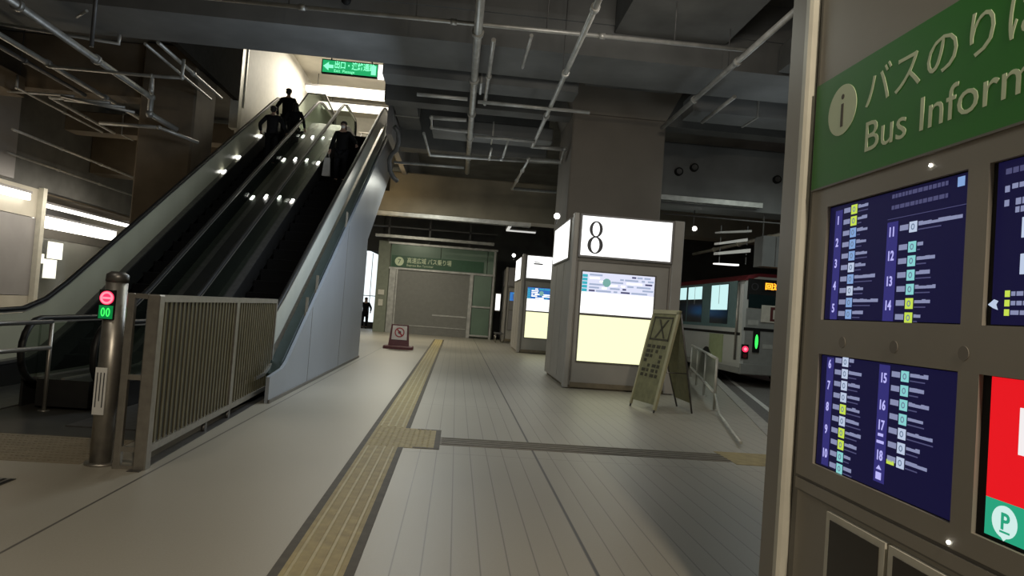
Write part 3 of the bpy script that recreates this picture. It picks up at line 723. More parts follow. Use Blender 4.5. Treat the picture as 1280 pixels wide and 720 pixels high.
m = MB().use(STEELD); m.hexa([(fx(5.8)-.05, 5.8, 0), (fx(5.8)+.05, 5.8, 0), (fx(10.7)+.05, 10.7, 0), (fx(10.7)-.05, 10.7, 0), (fx(5.8)-.05, 5.8, .004), (fx(5.8)+.05, 5.8, .004), (fx(10.7)+.05, 10.7, .004), (fx(10.7)-.05, 10.7, .004)]); m.build('floor_track', o)

# ------------------------------------------------------------------ entrance wall with shutter
YW = 35.0
mb = MB().use(mat('entrance_wall', (.20, .22, .17), .6, var=.1)); mb.box(-4.08, -3.5, YW, YW+.3, 0, 4.55); mb.box(-3.5, 1.85, YW+.15, YW+.3, 0, 4.55); struct('wall_entrance', mb)
m = MB(); m.use(SHUT)
for i in range(32): z = i*.1; m.box(-3.15, .55, YW+.03, YW+.06+.0, z+.004, z+.1)
m.box(-3.15, .55, YW+.06, YW+.14, 0, 3.2)
struct('door_1', m)
m = MB().use(PIPE)
m.box(-3.45, -3.15, YW-.05, YW+.15, 0, 3.2); m.box(-3.12, -3.05, YW-.03, YW+.02, 0, 3.2)
m.box(.55, .72, YW-.05, YW+.15, 0, 3.2); m.box(-3.5, 1.8, YW-.06, YW+.15, 3.17, 3.26); m.box(-3.6, 1.85, YW-.08, YW+.15, 4.42, 4.52)
m.box(1.68, 1.78, YW-.05, YW+.15, 0, 4.45); m.box(.72, 1.7, YW-.04, YW+.1, 1.55, 1.63); m.box(.72, 1.7, YW-.04, YW+.1, .1, .18); m.box(-1.2, .5, YW, YW+.04, .98, 1.05); m.box(-3.1, .5, YW, YW+.04, .4, .44)
struct('trim_6', m)
m = MB().use(PGREEN); m.box(-3.45, -1.0, YW+.0, YW+.1, 3.27, 4.42); m.box(-.97, 1.35, YW+.0, YW+.1, 3.27, 4.42); m.box(1.38, 1.68, YW, YW+.1, 3.27, 4.42); m.box(.75, 1.65, YW+.02, YW+.1, .18, 1.55); m.box(.75, 1.65, YW+.02, YW+.1, 1.63, 3.17)
struct('window_2', m)
o = thing('entrance_sign', (-1.2, YW, 3.3), 'dark green sign strip with pale lettering above the grey shutter', 'sign')
fr = F((-3.4, YW-.02, 3.3))
MB().use(DGREEN).fbox(fr, 0, 4.6, 0, .56, -.04, 0).build('sign_panel', o)
MB().use(PALEG).disc(fr, .38, .27, .22, 0, .01).build('number_disc', o)
text('numeral', '7', .34, fr, .29, .15, DGREEN, o, .014)
text('lettering', '高速広域 バス乗り場', .30, fr, .75, .24, PALEG, o, .01, .80, bold=.003)
text('lettering', 'Express Bus Terminal', .15, fr, .75, .06, PALEG, o, .01)
m = MB().use(TRIM)
o = thing('wall_switch', (-3.8, YW, 1.9), 'two small pale plates on the wall left of the shutter', 'wall plate')
m.box(-3.95, -3.65, YW-.04, YW, 1.85, 2.1); m.box(-3.9, -3.68, YW-.04, YW, 1.3, 1.62); build_split(m, 'wall_plate', o)
# bright opening left of shutter
mb = MB().use(emat('daylight_pane', (.88, .97, 1.0), 1.25))
mb.fpoly(F((0, 38.4, 0)), [(-5.6, .35), (-4.3, .35), (-4.3, 3.6), (-4.5, 4.05), (-4.9, 4.2), (-5.6, 4.2)], -.02, .0); struct('window_3', mb)
mb = MB().use(CONC); mb.box(-8, -5.61, 38.3, 38.5, 0, 7.6); mb.box(-4.29, 8, 38.4, 38.6, 0, 7.6); mb.box(-5.61, -4.29, 38.3, 38.5, 4.22, 7.6); mb.box(-5.61, -4.29, 38.3, 38.5, 0, .33); struct('wall_far', mb)
mb = MB().use(STEELD)
for x in (-5.1, -4.75): mb.box(x-.015, x+.015, 38.32, 38.36, .35, 4.1)
mb.box(-5.6, -4.3, 38.32, 38.36, 1.75, 1.79); struct('trim_7', mb)
# framing above the entrance
mb = MB().use(PIPED)
for x in (-3.6, -1.6, .4): mb.box(x-.04, x+.04, 34.6, 34.7, 4.55, 7.6)
mb.box(-4.5, 1.8, 34.6, 34.7, 5.2, 5.27); struct('trim_8', mb)
light_fixture('tube_light', 'slanting white tube light above the passage right of the shutter', (1.9, 2.0, 27.5, 30.5, 5.0, 5.06), m=mat('dim_tube', (.4, .4, .4), emis=(1, 1, .95), es=.6))
light_fixture('tube_light', 'short white tube light across the passage right of the shutter', (2.0, 3.2, 30.4, 30.5, 5.0, 5.06), m=MATS['dim_tube'])
o = thing('light_box_sign', (1.9, 34.4, 1.5), 'small white upright light box at the right end of the shutter', 'sign')
MB().use(KIOSKD).box(1.86, 2.14, 34.4, 34.5, 1.45, 2.35).build('frame', o)
MB().use(E_WHITE).box(1.89, 2.11, 34.37, 34.4, 1.5, 2.3).build('lit_face', o)

# warning stand
o = thing('warning_stand', (-1.8, 23.05, 0), 'small maroon floor sign with a red prohibition circle in front of the shutter', 'sign')
fr = F((-1.8, 23.0, 0), (1, 0, 0), (0, .12, 1))
m = MB().use(MAROON); m.cbox(-2.28, -1.32, 22.75, 23.3, 0, .11, .03); m.build('base', o)
m = MB().use(MAROON); m.fpoly(fr, [(-.34, .09), (.34, .09), (.28, .80), (-.28, .80)], -.06, 0); m.build('frame', o)
m = MB().use(mat('sign_white', (.62, .58, .55), .5)); m.fpoly(fr, [(-.25, .30), (.25, .30), (.23, .76), (-.23, .76)], 0, .008); m.build('notice', o)
m = MB().use(mat('sign_red', (.35, .03, .04), .5)); m.ring(fr, 0, .54, .16, .16, .035, .035, .008, .014); m.fpoly(fr, [(-.11, .64), (-.08, .67), (.11, .44), (.08, .41)], .008, .013); m.use(INK).disc(fr, 0, .54, .05, .008, .012); m.build('prohibition_mark', o)

# ------------------------------------------------------------------ kiosks
def kiosk(y, label, numeral, dark=False, lit=True):
    E_SIGN, E_WHITE, E_YEL = (MATS['lit_sign_face'], MATS['lit_white'], MATS['lit_pale_yellow']) if lit else (GREYW, GREYW, GREYW)
    x0, x1, y1 = 2.30, 4.66, y+3.2
    o = thing('information_kiosk', ((x0+x1)/2, y, 0), label, 'kiosk')
    m = MB().use(KIOSK)
    m.cbox(x0+.02, x1-.02, y+.06, y1, .07, 3.62, .02); m.build('body', o)
    m = MB().use(TAN); m.box(x0+.08, x1-.04, y+.07, y1-.05, 0, .07); m.use(TAN).box(x0+.15, x1-.26, y+.02, y+.07, .03, .13); m.build('plinth', o)
    for (a, b) in ((x0, x0+.11), (x1-.22, x1)): MB().use(KIOSK).cbox(a, b, y, y+.2, .02, 3.66, .015).build('corner_post', o)
    MB().use(KIOSKD).box(x0+.13, x1-.24, y+.035, y+.07, 2.66, 2.69).box(x0+.14, x0+.155, y+.035, y+.07, .16, 2.66).box(x1-.27, x1-.255, y+.035, y+.07, .16, 2.66).build('panel_seam', o)
    fr = F((x0+.13, y, 2.74))
    sb = MB().use(GREYW); w = x1-.24-(x0+.13); sb.fbox(fr, 0, w, 0, .90, -.1, .03)
    sb = sb.build('sign_box', o)
    MB().use(E_SIGN).fbox(fr, .04, w-.04, .04, .86, .03, .036).build('sign_face', sb)
    if numeral == '8':
        m = MB().use(mat('numeral_grey', (.10, .10, .11), .6)); m.ring(fr, .335, .262, .165, .182, .078, .026, .036, .042, 40); m.ring(fr, .335, .595, .140, .170, .066, .026, .036, .042, 40); m.build('numeral', sb)
    else:
        m = MB().use(INK); m.fbox(fr, .28, .62, .55, .60, .036, .042); m.fbox(fr, .30, .5, .62, .65, .036, .042); m.build('lettering', sb)
    # display
    fd = F((x0+.26, y+.06, .58)); W = 1.54; H = 1.86
    d = MB().use(KIOSKD); d.fbox(fd, -.03, W+.03, -.03, H+.03, -.02, .02); d = d.build('display_case', o)
    MB().use(E_YEL).fbox(fd, 0, W, 0, .95, .02, .025).build('lower_screen', d)
    MB().use(E_WHITE).fbox(fd, 0, W, 1.0, H, .02, .025).build('upper_screen', d)
    m = MB(); rnd = random.Random(3)
    m.use(E_LAV).fbox(fd, 0, W, H-.42, H, .025, .027)
    if dark: m.use(E_BLUEB).fbox(fd, 0, W, H-.42, H, .027, .029)
    for r_ in range(5):
        m.use(E_TEALB).fbox(fd, .0, .11, H-.41+r_*.075, H-.41+r_*.075+.06, .027, .029)
    for r_ in range(6):
        v = H-.40+r_*.066; u = .15
        while u < W-.12:
            l = rnd.uniform(.06, .34)
            m.use(rnd.choice([E_GREYB, E_WHITE, E_LAV, E_GREYB, E_TXTD] if not dark else [E_TEALB, E_WHITE, E_BLUEB])).fbox(fd, u, min(u+l, W-.02), v, v+.036, .028, .031); u += l+rnd.uniform(.02, .08)
    m.use(E_GREENP).disc(fd, .52, H-.20, .09, .031, .033, 10)
    m.build('timetable', d)
    # side sign
    fs = F((x0, y+2.75, 2.74), (0, -1, 0))
    s = MB().use(KIOSKD); s.fbox(fs, -.04, 2.3, -.04, .86, -.02, .012); s = s.build('side_sign', o)
    MB().use(E_SIGN).fbox(fs, 0, 2.26, 0, .82, .012, .02).build('side_sign_face', s)
    m = MB().use(KIOSK)
    for yy in (y+1.1, y+2.2): m.box(x0+.012, x0+.021, yy, yy+.012, .16, 2.66)
    build_split(m, 'side_seam', o)
    return o
kiosk(14.32, 'nearest grey kiosk with a lit white sign reading 8 and glowing displays', '8')
kiosk(25.6, 'second grey kiosk further back with a lit blank sign and blue topped display', 'x', True)
kiosk(36.6-2.4, 'farthest grey kiosk, only its left side showing beyond the second one', 'x', True, False)
def spotlight(x, y, z, label, aim):
    o = thing('spotlight', (x, y, z), label, 'spotlight')
    a = Vector(aim).normalized(); p = Vector((x, y, z))
    MB().use(STEELD).tube([p-a*.16, p-a*.02, p], [.04, .075, .08], 16).build('lamp_housing', o)
    MB().use(E_SPOT).ball(p+a*.01, .06, 12).build('bulb', o)
    MB().use(STEELD).tube([p-a*.12, p-a*.12+Vector((-.02, .1, -.18))], .012, 6).build('bracket_or_glint', o)
    return o
spotlight(1.98, 14.7, 3.60, 'bright spotlight at the upper left corner of the kiosk numbered 8', (-.3, -1, -.3))
spotlight(1.98, 26.0, 3.60, 'small spotlight at the upper left corner of the second kiosk', (-.3, -1, -.3))
spotlight(6.46, 19.0, 4.19, 'small bright spotlight hanging right of the kiosk sign above the bus', (-.3, -1, -.2))
tag(MB().use(PIPED).tube([(6.46, 19.1, 4.25), (6.46, 19.1, 4.75)], .015, 6).build('lamp_rod'), 'thin rod carrying the spotlight above the bus', 'rod')

# small vending-like posts between kiosks
o = thing('bench', (2.1, 32.5, 0), 'small dark bench standing beside the farthest kiosk', 'bench')
MB().use(STEELD).cbox(1.85, 2.25, 32.2, 33.4, .40, .45).build('seat', o)
for yy in (32.3, 33.3): MB().use(STEEL).tube([(1.9, yy, 0), (1.9, yy, .4), (2.2, yy, .4), (2.2, yy, 0)], .02).build('leg', o)

# ------------------------------------------------------------------ A-frame board
o = thing('sandwich_board', (3.6, 11.9, 0), 'pale olive folding sandwich board leaning open beside the kiosk', 'sign')
A = Vector((3.14, 12.08, 0)); B = Vector((3.36, 11.28, 0)); R = (B-A).normalized(); Wd = (B-A).length
T = Vector((3.62, 11.82, 1.70)); midb = (A+B)/2
U = (T-midb); Lh = U.length; fr = F(A, R, U); fr.u = U.normalized(); fr.n = fr.r.cross(fr.u).normalized()
if fr.n.x > 0: fr.n = -fr.n
m = MB().use(OLIVE); m.fbox(fr, .03, Wd-.03, .13, Lh, -.02, 0); m.build('front_panel', o)
m = MB().use(OLIVEL); m.fbox(fr, Wd-.07, Wd, 0.05, Lh, -.03, .012); m.fbox(fr, 0, .035, 0.05, Lh, -.03, .012); m.fbox(fr, 0, Wd, Lh-.05, Lh+.02, -.03, .012); m.build('front_frame', o)
m = MB().use(DKOL)
u0, u1, v0, v1 = .10, Wd-.13, 1.22, 1.64
for q in ((u0, u1, v1-.03, v1), (u0, u1, v0, v0+.03), (u0, u0+.03, v0, v1), (u1-.03, u1, v0, v1)): m.fbox(fr, *q, 0, .006)
m.fpoly(fr, [(u0+.14, v0+.04), (u0+.20, v0+.04), (u1-.12, v1-.05), (u1-.17, v1-.05)], 0, .006); m.fpoly(fr, [(u1-.18, v0+.04), (u1-.13, v0+.04), (u0+.22, v1-.05), (u0+.17, v1-.05)], 0, .006)
m.build('printed_emblem', o)
m = MB().use(DKOL); rn = random.Random(5)
for c in range(4):
    for r_ in range(7):
        if rn.random() < .8: m.fbox(fr, .10+c*.15, .10+c*.15+rn.uniform(.06, .12), 1.08-r_*.085, 1.08-r_*.085+.055, 0, .005)
m.build('printed_lettering', o)
C1 = Vector((4.10, 11.58, 0)); C2 = Vector((4.12, 12.45, 0)); T1 = fr.p(Wd-.02, Lh-.02, -.04); T2 = fr.p(.02, Lh-.02, -.04)
for a, b in ((T1, C1), (T2, C2)): MB().use(STEELD).tube([a, b], .016, 8).build('leg', o)
for u in (.02, Wd-.035): MB().use(STEELD).tube([fr.p(u, .14, -.01), fr.p(u, -0.0, -.01)], .016, 8).build('leg', o)
m = MB().use(OLIVE); a, b = T1.lerp(C1, .02), T2.lerp(C2, .02); c, d = T2.lerp(C2, .90), T1.lerp(C1, .90)
nn = Vector((.015, 0, .005)); m.hexa([a, b, c, d, a+nn, b+nn, c+nn, d+nn]); m.build('back_panel', o)
m = MB().use(STEELD); m.tube([T1.lerp(C1, .6), fr.p(Wd-.02, Lh*.4, -.02)], .008, 6); m.build('stay', o)

# ------------------------------------------------------------------ railing by the bus bay
o = thing('bay_railing', (5.7, 15.7, 0), 'pale steel railing angled along the bus bay behind the sandwich board', 'railing')
P0 = Vector((4.72, 12.2, 0)); P1 = Vector((6.75, 19.4, 0))
def rp(t, z): q = P0.lerp(P1, t); return Vector((q.x, q.y, z))
RAILM = mat('rail_grey', (.50, .50, .46), .45, .3)
for z, nm in ((.92, 'top_rail'), (.30, 'lower_rail')): MB().use(RAILM).tube([rp(0, z), rp(1, z)], .028).build(nm, o)
for t in (0, .33, .66, 1): MB().use(RAILM).tube([rp(t, 0), rp(t, .92)], .024).tube([rp(t, 0), rp(t, .01)], .06).build('post', o)
m = MB().use(glassmat('railing_glass', (.85, .88, .84), .35, .3, (.5, .5, .45))); q0, q1 = rp(.02, .34), rp(.98, .34); dz = Vector((0, 0, .54)); nx = Vector((.01, -.003, 0))
m.hexa([q0, q1, q1+dz, q0+dz, q0+nx, q1+nx, q1+dz+nx, q0+dz+nx]); m.build('glass_panel', o)
m = MB().use(RAILM).tube([rp(0, .30), rp(-.13, .06), rp(-.5, .06)], .02); m.build('ramp_rail', o)
o = thing('wheel_stop', (6.0, 18.2, 0), 'dark low block standing on the platform edge behind the railing', 'block')
MB().use(STEELD).cbox(5.2, 6.0, 18.0, 18.3, 0, .28, .04).build('body', o)
# seat behind board
o = thing('waiting_chair', (5.5, 17.2, 0), 'dark waiting chair just right of the kiosk behind the sandwich board', 'chair')
MB().use(BLACKM).cbox(5.15, 5.6, 16.9, 17.35, .42, .48).build('seat', o)
MB().use(BLACKM).hexa([(5.12, 16.9, .48), (5.17, 16.9, .48), (5.17, 17.35, .48), (5.12, 17.35, .48), (5.02, 16.9, 1.05), (5.06, 16.9, 1.05), (5.06, 17.35, 1.05), (5.02, 17.35, 1.05)]).build('backrest', o)
for x in (5.18, 5.56):
    for y in (16.93, 17.32): MB().use(STEELD).tube([(x, y, 0), (x, y, .43)], .015, 6).build('leg', o)

# ------------------------------------------------------------------ bus
bx0, bx1, by0, by1, zr = 8.0, 10.5, 19.0, 29.5, -.14
o = thing('bus', (9.25, 24, zr), 'silver and white city bus with maroon roof edge seen from its rear corner', 'bus')
m = MB().use(BUSW)
fr = F((0, by0, 0))
out = [(bx0+.03, .22), (bx1-.03, .22), (bx1, .5), (bx1, 2.75), (bx1-.12, 2.98), (bx1-.4, 3.05), (bx0+.4, 3.05), (bx0+.12, 2.98), (bx0, 2.75), (bx0, .5)]
m.fpoly(fr, out, -(by1-by0), 0); m.build('body_shell', o)
m = MB().use(BUSR); m.fpoly(fr, [(bx0-.012, 2.98-.12), (bx0+.11, 3.01), (bx0+.4, 3.08), (bx1-.4, 3.08), (bx1-.11, 3.01), (bx1+.012, 2.86), (bx1-.1, 2.86), (bx1-.4, 2.99), (bx0+.4, 2.99), (bx0+.1, 2.86)], -(by1-by0)-.01, .012); m.build('roof_edge', o)
# rear
fb = F((bx0, by0, 0))
m = MB().use(BLACKM); m.fbox(fb, .10, 2.4, 2.33, 2.92, 0, .02); m.build('rear_upper_panel', o)
m = MB().use(DGLASS); m.fbox(fb, .14, 2.36, 2.10, 2.48, .02, .03); m.build('rear_window', o)
m = MB().use(BUSD); m.fbox(fb, .10, 2.4, .42, 2.08, 0, .015); m.build('rear_lower_panel', o)
dsp = MB().use(BLACKM); dsp.fbox(fb, .5, 1.75, 2.60, 2.86, .02, .04); dsp = dsp.build('destination_display', o)
text('led_lettering', '回送 大橋', .20, fb, .58, 2.66, E_ORANGE, dsp, .045, 1.2, bold=.006)
m = MB().use(INK); m.ring(fb, .30, 2.70, .10, .10, .02, .02, .02, .03); m.build('emblem', o)
ps = MB().use(mat('poster_pale', (.5, .48, .42), .5)); ps.fbox(fb, .52, 1.4, 1.72, 2.20, .03, .045); ps = ps.build('rear_poster', o)
m = MB().use(mat('poster_maroon', (.09, .02, .02), .5)); m.fbox(fb, .78, 1.35, 1.76, 2.16, .045, .05); m.use(ps.data.materials[0]); m.fbox(fb, .86, .98, 1.82, 2.08, .05, .054); m.fbox(fb, 1.05, 1.25, 1.9, 2.1, .05, .054); m.build('poster_print', ps)
m = MB().use(BLACKM); m.fbox(fb, .05, 2.45, 1.46, 1.54, .015, .03); m.build('rear_stripe', o)
m = MB().use(BUSD); m.fbox(fb, .0, 2.5, .25, .52, .0, .10); m.build('bumper', o)
for u in (.12, 2.2):
    m = MB().use(BLACKM); m.fbox(fb, u-.10, u+.10, .66, 1.06, .015, .04); m.use(E_RED if u < 1 else BUSR); m.disc(fb, u, .93, .085, .04, .06); m.use(BUSR); m.disc(fb, u, .74, .06, .04, .055); m.build('tail_light', o)
m = MB().use(E_REDL); m.disc(fb, .12, .93, .045, .06, .065); m.build('tail_light_bulb', o)
ind = MB().use(BLACKM); ind.fbox(fb, .33, .52, .86, 1.46, .015, .06); ind = ind.build('indicator_case', o)
m = MB().use(E_GREEN); m.ring(fb, .425, 1.16, .045, .20, .022, .05, .06, .066); m.fbox(fb, .41, .44, .98, 1.34, .06, .067); m.build('green_indicator', ind)
m = MB().use(mat('plate_pale', (.35, .36, .34), .5)); m.fbox(fb, .16, .46, 1.62, 1.76, .015, .025); m.fbox(fb, .62, .92, .98, 1.10, .015, .025); build_split(m, 'number_plate', o)
# left side
fs = F((bx0, by1, 0), (0, -1, 0)); L_ = by1-by0
m = MB().use(mat('bus_side_teal', (.12, .22, .22), .35, .2)); m.fbox(fs, .3, L_-.45, 1.5, 2.86, 0, .012); m.build('window_band', o)
for a, b in ((4.2, 5.7), (5.8, 7.25), (8.0, 9.45), (2.6, 4.0), (1.0, 2.4)):
    w = MB().use(DGLASS); w.fbox(fs, a, b, 1.6, 2.8, .012, .02); w = w.build('side_window', o)
    MB().use(E_CYAN).fbox(fs, a+.05, b-.05, 2.02 if a > 7.9 else 2.36, 2.78, .02, .024).build('lit_pane', w)
    MB().use(BUSW).fbox(fs, (a+b)/2-.012, (a+b)/2+.012, 2.2, 2.8, .024, .03).build('mullion', w)
m = MB().use(STEEL); m.tube([fs.p(L_-.32, .6, .03), fs.p(L_-.32, 2.8, .03)], .03, 8); m.build('pillar_trim', o)
m = MB().use(BLACKM); m.fbox(fs, 0, L_-.1, 1.30, 1.38, 0, .02); m.build('side_stripe', o)
m = MB().use(mat('bus_door_green', (.35, .42, .22), .4)); m.fbox(fs, 8.1, 9.2, .45, 1.28, 0, .02); m.build('side_panel', o)
m = MB().use(BUSD); m.fbox(fs, 0, L_, .24, .40, 0, .02); m.build('side_skirt', o)
for yy in (by0+2.6, by1-2.4):
    for x in (bx0+.12, bx1-.12):
        w = MB().use(RUBBER); w.tube([(x-.14, yy, .36), (x+.14, yy, .36)], .49, 28); w = w.build('wheel', o)
        MB().use(STEELD).tube([(x-.155, yy, .36), (x+.155, yy, .36)], .25, 20).build('hub', w)
# lit slabs above bus
for i, (z, m_) in enumerate(((4.06, mat('slab_dim', (.3, .3, .28), emis=(1, 1, .92), es=.05)), (3.74, mat('slab_mid', (.4, .4, .38), emis=(1, 1, .92), es=.14)), (3.46, MATS['slab_mid']), (3.20, mat('slab_bright', (.5, .5, .48), emis=(1, 1, .96), es=1.3)))):
    nm = ('dim topmost', 'second', 'third', 'bright lowest')[i]
    o = thing('hanging_light_panel', (7.45, 18.6, z), nm+' of four pale lit panels stacked above the bus roof', 'light', 'lit panels above the bus roof')
    sl = (.10, .16, .14, .0)[i]; x1_ = (7.9, 7.8, 7.9, 7.6)[i]; th = (.06, .08, .10, .05)[i]
    MB().use(m_).hexa([(7.0, 18.5, z), (x1_, 18.5, z+sl), (x1_, 18.85, z+sl+.02), (7.0, 18.85, z+.02), (7.0, 18.5, z+th*.7), (x1_, 18.5, z+sl+th), (x1_, 18.85, z+sl+th+.02), (7.0, 18.85, z+th*.7+.02)]).build('panel', o)
    build_split(MB().use(PIPED).box(7.05, 7.07, 18.55, 18.57, z, z+.22).box(7.8, 7.82, 18.55, 18.57, z+.06, z+.26), 'hanger', o)
o = thing('hanging_cabinet', (8.8, 18.55, 3.2), 'grey box hanging from the beam right above the bus rear', 'cabinet')
MB().use(CONCB).cbox(8.25, 9.6, 18.5, 19.1, 3.25, 4.1, .03).build('case', o)
MB().use(STEELD).box(8.6, 8.62, 18.49, 18.5, 3.27, 4.08).box(9.0, 9.02, 18.49, 18.5, 3.27, 4.08).box(8.3, 8.33, 18.7, 18.73, 4.1, 4.72).box(9.5, 9.53, 18.7, 18.73, 4.1, 4.72).build('seam', o)

# ------------------------------------------------------------------ information wall
XW = 1.5
o = thing('information_wall', (XW+.12, 1.0, 0), 'tall taupe board with green header band filling the right side', 'information board')
fw = F((XW, 3.0, 0), (0, -1, 0))
SC = [(.23, 1.03, 1.56, 2.03), (.23, 1.03, .97, 1.42), (1.115, 1.93, 1.56, 2.03), (1.115, 1.93, .97, 1.42)]
m = MB().use(BOARD)
cuts_u = [0.10, .23, 1.03, 1.115, 1.93, 3.9]
cuts_v = [.90, .97, 1.42, 1.56, 2.03, 3.9]
for i in range(5):
    for j in range(5):
        if i in (1, 3) and j in (1, 3): continue
        m.fbox(fw, cuts_u[i], cuts_u[i+1], cuts_v[j], cuts_v[j+1], -.04, 0)
m.fbox(fw, .10, 3.9, 0.0, 3.9, -.28, -.10)
m.build('front_panel', o)
m = MB().use(BOARD); m.cbox(XW-.005, XW+.3, 3.0, 3.2, 0, 3.9, .02); m.build('end_post', o)
m = MB().use(TRIM); m.cbox(XW-.035, XW+.02, 2.945, 3.0, 0, 3.9, .012); m.build('edge_trim', o)
m = MB().use(KIOSKD); m.fbox(fw, .055, .10, 0, 3.9, -.05, -.012); m.fbox(fw, .10, 3.9, .886, .90, -.04, -.006); m.fbox(fw, .10, 3.9, .835, .842, -.04, -.003); build_split(m, 'shadow_gap', o)
m = MB().use(BOARD); m.fbox(fw, .10, 3.9, .842, .886, -.04, 0); m.fbox(fw, .10, 3.9, .30, .835, -.04, -.012); m.build('ledge', o)
m = MB().use(TAN); m.fbox(fw, .10, 3.9, 0.0, .30, -.04, -.014); m.build('kick_plate', o)
hb = MB().use(GREEN); hb.fbox(fw, .10, 3.9, 2.12, 2.575, 0, .008); hb = hb.build('header_band', o)
m = MB().use(KIOSKD); m.fbox(fw, .10, 3.9, 2.112, 2.12, 0, .009); m.build('header_edge', hb)
m = MB().use(PALEG); m.disc(fw, .315, 2.412, .103, .008, .010, 36); m.build('information_disc', hb)
text('information_letter', 'i', .21, fw, .318, 2.343, mat('brown_ink', (.09, .075, .05), .6), hb, .0105, .95, 'CENTER', ext=.0005)
text('japanese_lettering', 'バスのりば', .165, fw, .468, 2.372, PALEG, hb, .009, 1.04, ext=.0008)
text('english_lettering', 'Bus Information', .165, fw, .478, 2.200, PALEG, hb, .009, 1.10, ext=.0008)
# lower poster panels
for k, (u0, u1) in enumerate(((.40, .71), (.79, 1.10), (1.18, 1.49))):
    pm = MB().use(TRIM); pm.fbox(fw, u0-.03, u1+.03, .18, .815, -.012, .006); pm = pm.build('poster_frame', o)
    MB().use(mat('dark_poster_glass', (.02, .016, .013), .15, spec=.7)).fbox(fw, u0, u1, .21, .79, .006, .009).build('poster_glass', pm)
# perforated spots
m = MB().use(mat('faded_spot', (.21, .19, .165), .6))
for u in (.40, .72, 1.05, 1.38): m.disc(fw, u, 1.475, .022, 0, .002, 20)
build_split(m, 'speaker_spot', o)
m = MB().use(E_SPOT); m.disc(fw, .86, 2.075, .005, 0, .004, 10); m.disc(fw, 1.03, .915, .005, 0, .004, 10); build_split(m, 'status_light', o)

def screen(idx, label, name='departure_display'):
    u0, u1, v0, v1 = SC[idx]
    fs_ = F(fw.p(u0, v0, -.014), fw.r, fw.u); W, H = u1-u0, v1-v0
    o = thing(name, fs_.p(W/2, 0), label, 'screen')
    MB().use(BLACKM).fbox(fs_, 0, W, 0, H, -.04, 0).build('bezel', o)
    return o, fs_, W, H
def rows(fs_, W, H, o, cols, seed):
    rnd = random.Random(seed)
    for (cu, cw, numlist, rr, bu) in cols:
        MB().use(E_NAVYL).fbox(fs_, cu, cu+cw, cols_v0[cu], cols_v1[cu], .003, .004).build('bay_column', o)
        for (s_, v) in numlist: text('bay_number', s_, .048, fs_, cu+cw/2, v-.012, E_NUM, o, .006, .8, 'CENTER', ext=.0005, bold=.001)
        for (v, c, l) in rr:
            s = .036
            bd = MB().use(c); bd.fbox(fs_, bu, bu+.038, v-s/2, v+s/2, .004, .006)
            bd.use(E_BINK).ring(fs_, bu+.019, v, .010, .011, .004, .004, .006, .0065, 8); bd.build('route_badge', o)
            tx = MB().use(E_TXT)
            for k in range(3): tx.fbox(fs_, bu-.052+k*.015, bu-.052+k*.015+.014, v-.007, v+.012, .004, .005)
            x = bu+.045; e = x+l
            while x < e:
                w = rnd.uniform(.012, .03); tx.use(E_TXT).fbox(fs_, x, x+w, v+.001, v+.012+rnd.uniform(-.002, .003), .004, .005); x += w+.0015
            tx.use(E_TXTD).fbox(fs_, bu+.045, bu+.045+l*rnd.uniform(.5, 1.4), v-.014, v-.010, .004, .005)
            tx.build('timetable_row', o)
# screen 1 (upper left)
o, fs_, W, H = screen(0, 'dark blue departure screen, upper left, listing bays 1 to 14')
MB().use(E_NAVY).fbox(fs_, .008, W-.004, .004, H-.006, 0, .003).build('display_panel', o)
cols_v0 = {.05: .004, .40: .004}; cols_v1 = {.05: .445, .40: .355}
l = [.06, .05, .04, .05, .06, .05, .12, .06, .13, .07]
r1 = [(.435-i*.0455, [E_BY, E_BY, E_BL, E_BL, E_BL, E_BW, E_BL, E_BW, E_BL, E_BL][i], l[i]) for i in range(10)]
r2 = [(.325-i*.048 - (.02 if i else 0), [E_BW, E_BT, E_BT, E_BT, E_BT, E_BY, E_BY][i], [.20, .02, .09, .06, .09, .06, .03][i]) for i in range(7)]
rows(fs_, W, H, o, [(.05, .05, [('1', .40), ('2', .31), ('3', .225), ('4', .135), ('5', .045)], r1, .165), (.40, .06, [('11', .315), ('12', .23), ('13', .14), ('14', .055)], r2, .525)], 1)
m = MB().use(E_TXTD); rnd = random.Random(4)
for v in (.445, .405):
    x = .42
    while x < .70: w = rnd.uniform(.01, .025); m.fbox(fs_, x, x+w, v-.006, v+.008, .004, .005); x += w+.005
m.fbox(fs_, .40, W-.01, .365, .367, .004, .005); m.use(E_BL).fbox(fs_, .745, .775, .425, .455, .004, .005); m.build('header_text', o)
# screen 2 (lower left)
o, fs_, W, H = screen(1, 'dark blue departure screen, lower left, listing bays 6 to 18')
MB().use(E_NAVY).fbox(fs_, .008, W-.004, .004, H-.004, 0, .003).build('display_panel', o)
cols_v0 = {.05: .01, .40: .03}; cols_v1 = {.05: .44, .40: .44}
r1 = [(.43-i*.0455, [E_BW, E_BW, E_BW, E_BW, E_BY, E_BW, E_BY, E_BY, E_BT, E_BT][i], [.02, .08, .07, .07, .07, .07, .08, .06, .03, .05][i]) for i in range(10)]
r2 = [(.41-i*.048, [E_BT, E_BT, E_BT, E_BT, E_BW, E_BW, E_BW][i], [.07, .06, .08, .07, .12, .05, .10][i]) for i in range(7)]
rows(fs_, W, H, o, [(.05, .05, [('6', .41), ('7', .325), ('8', .24), ('9', .15), ('10', .055)], r1, .165), (.40, .06, [('15', .39), ('16', .295), ('17', .225), ('18', .12)], r2, .525)], 2)
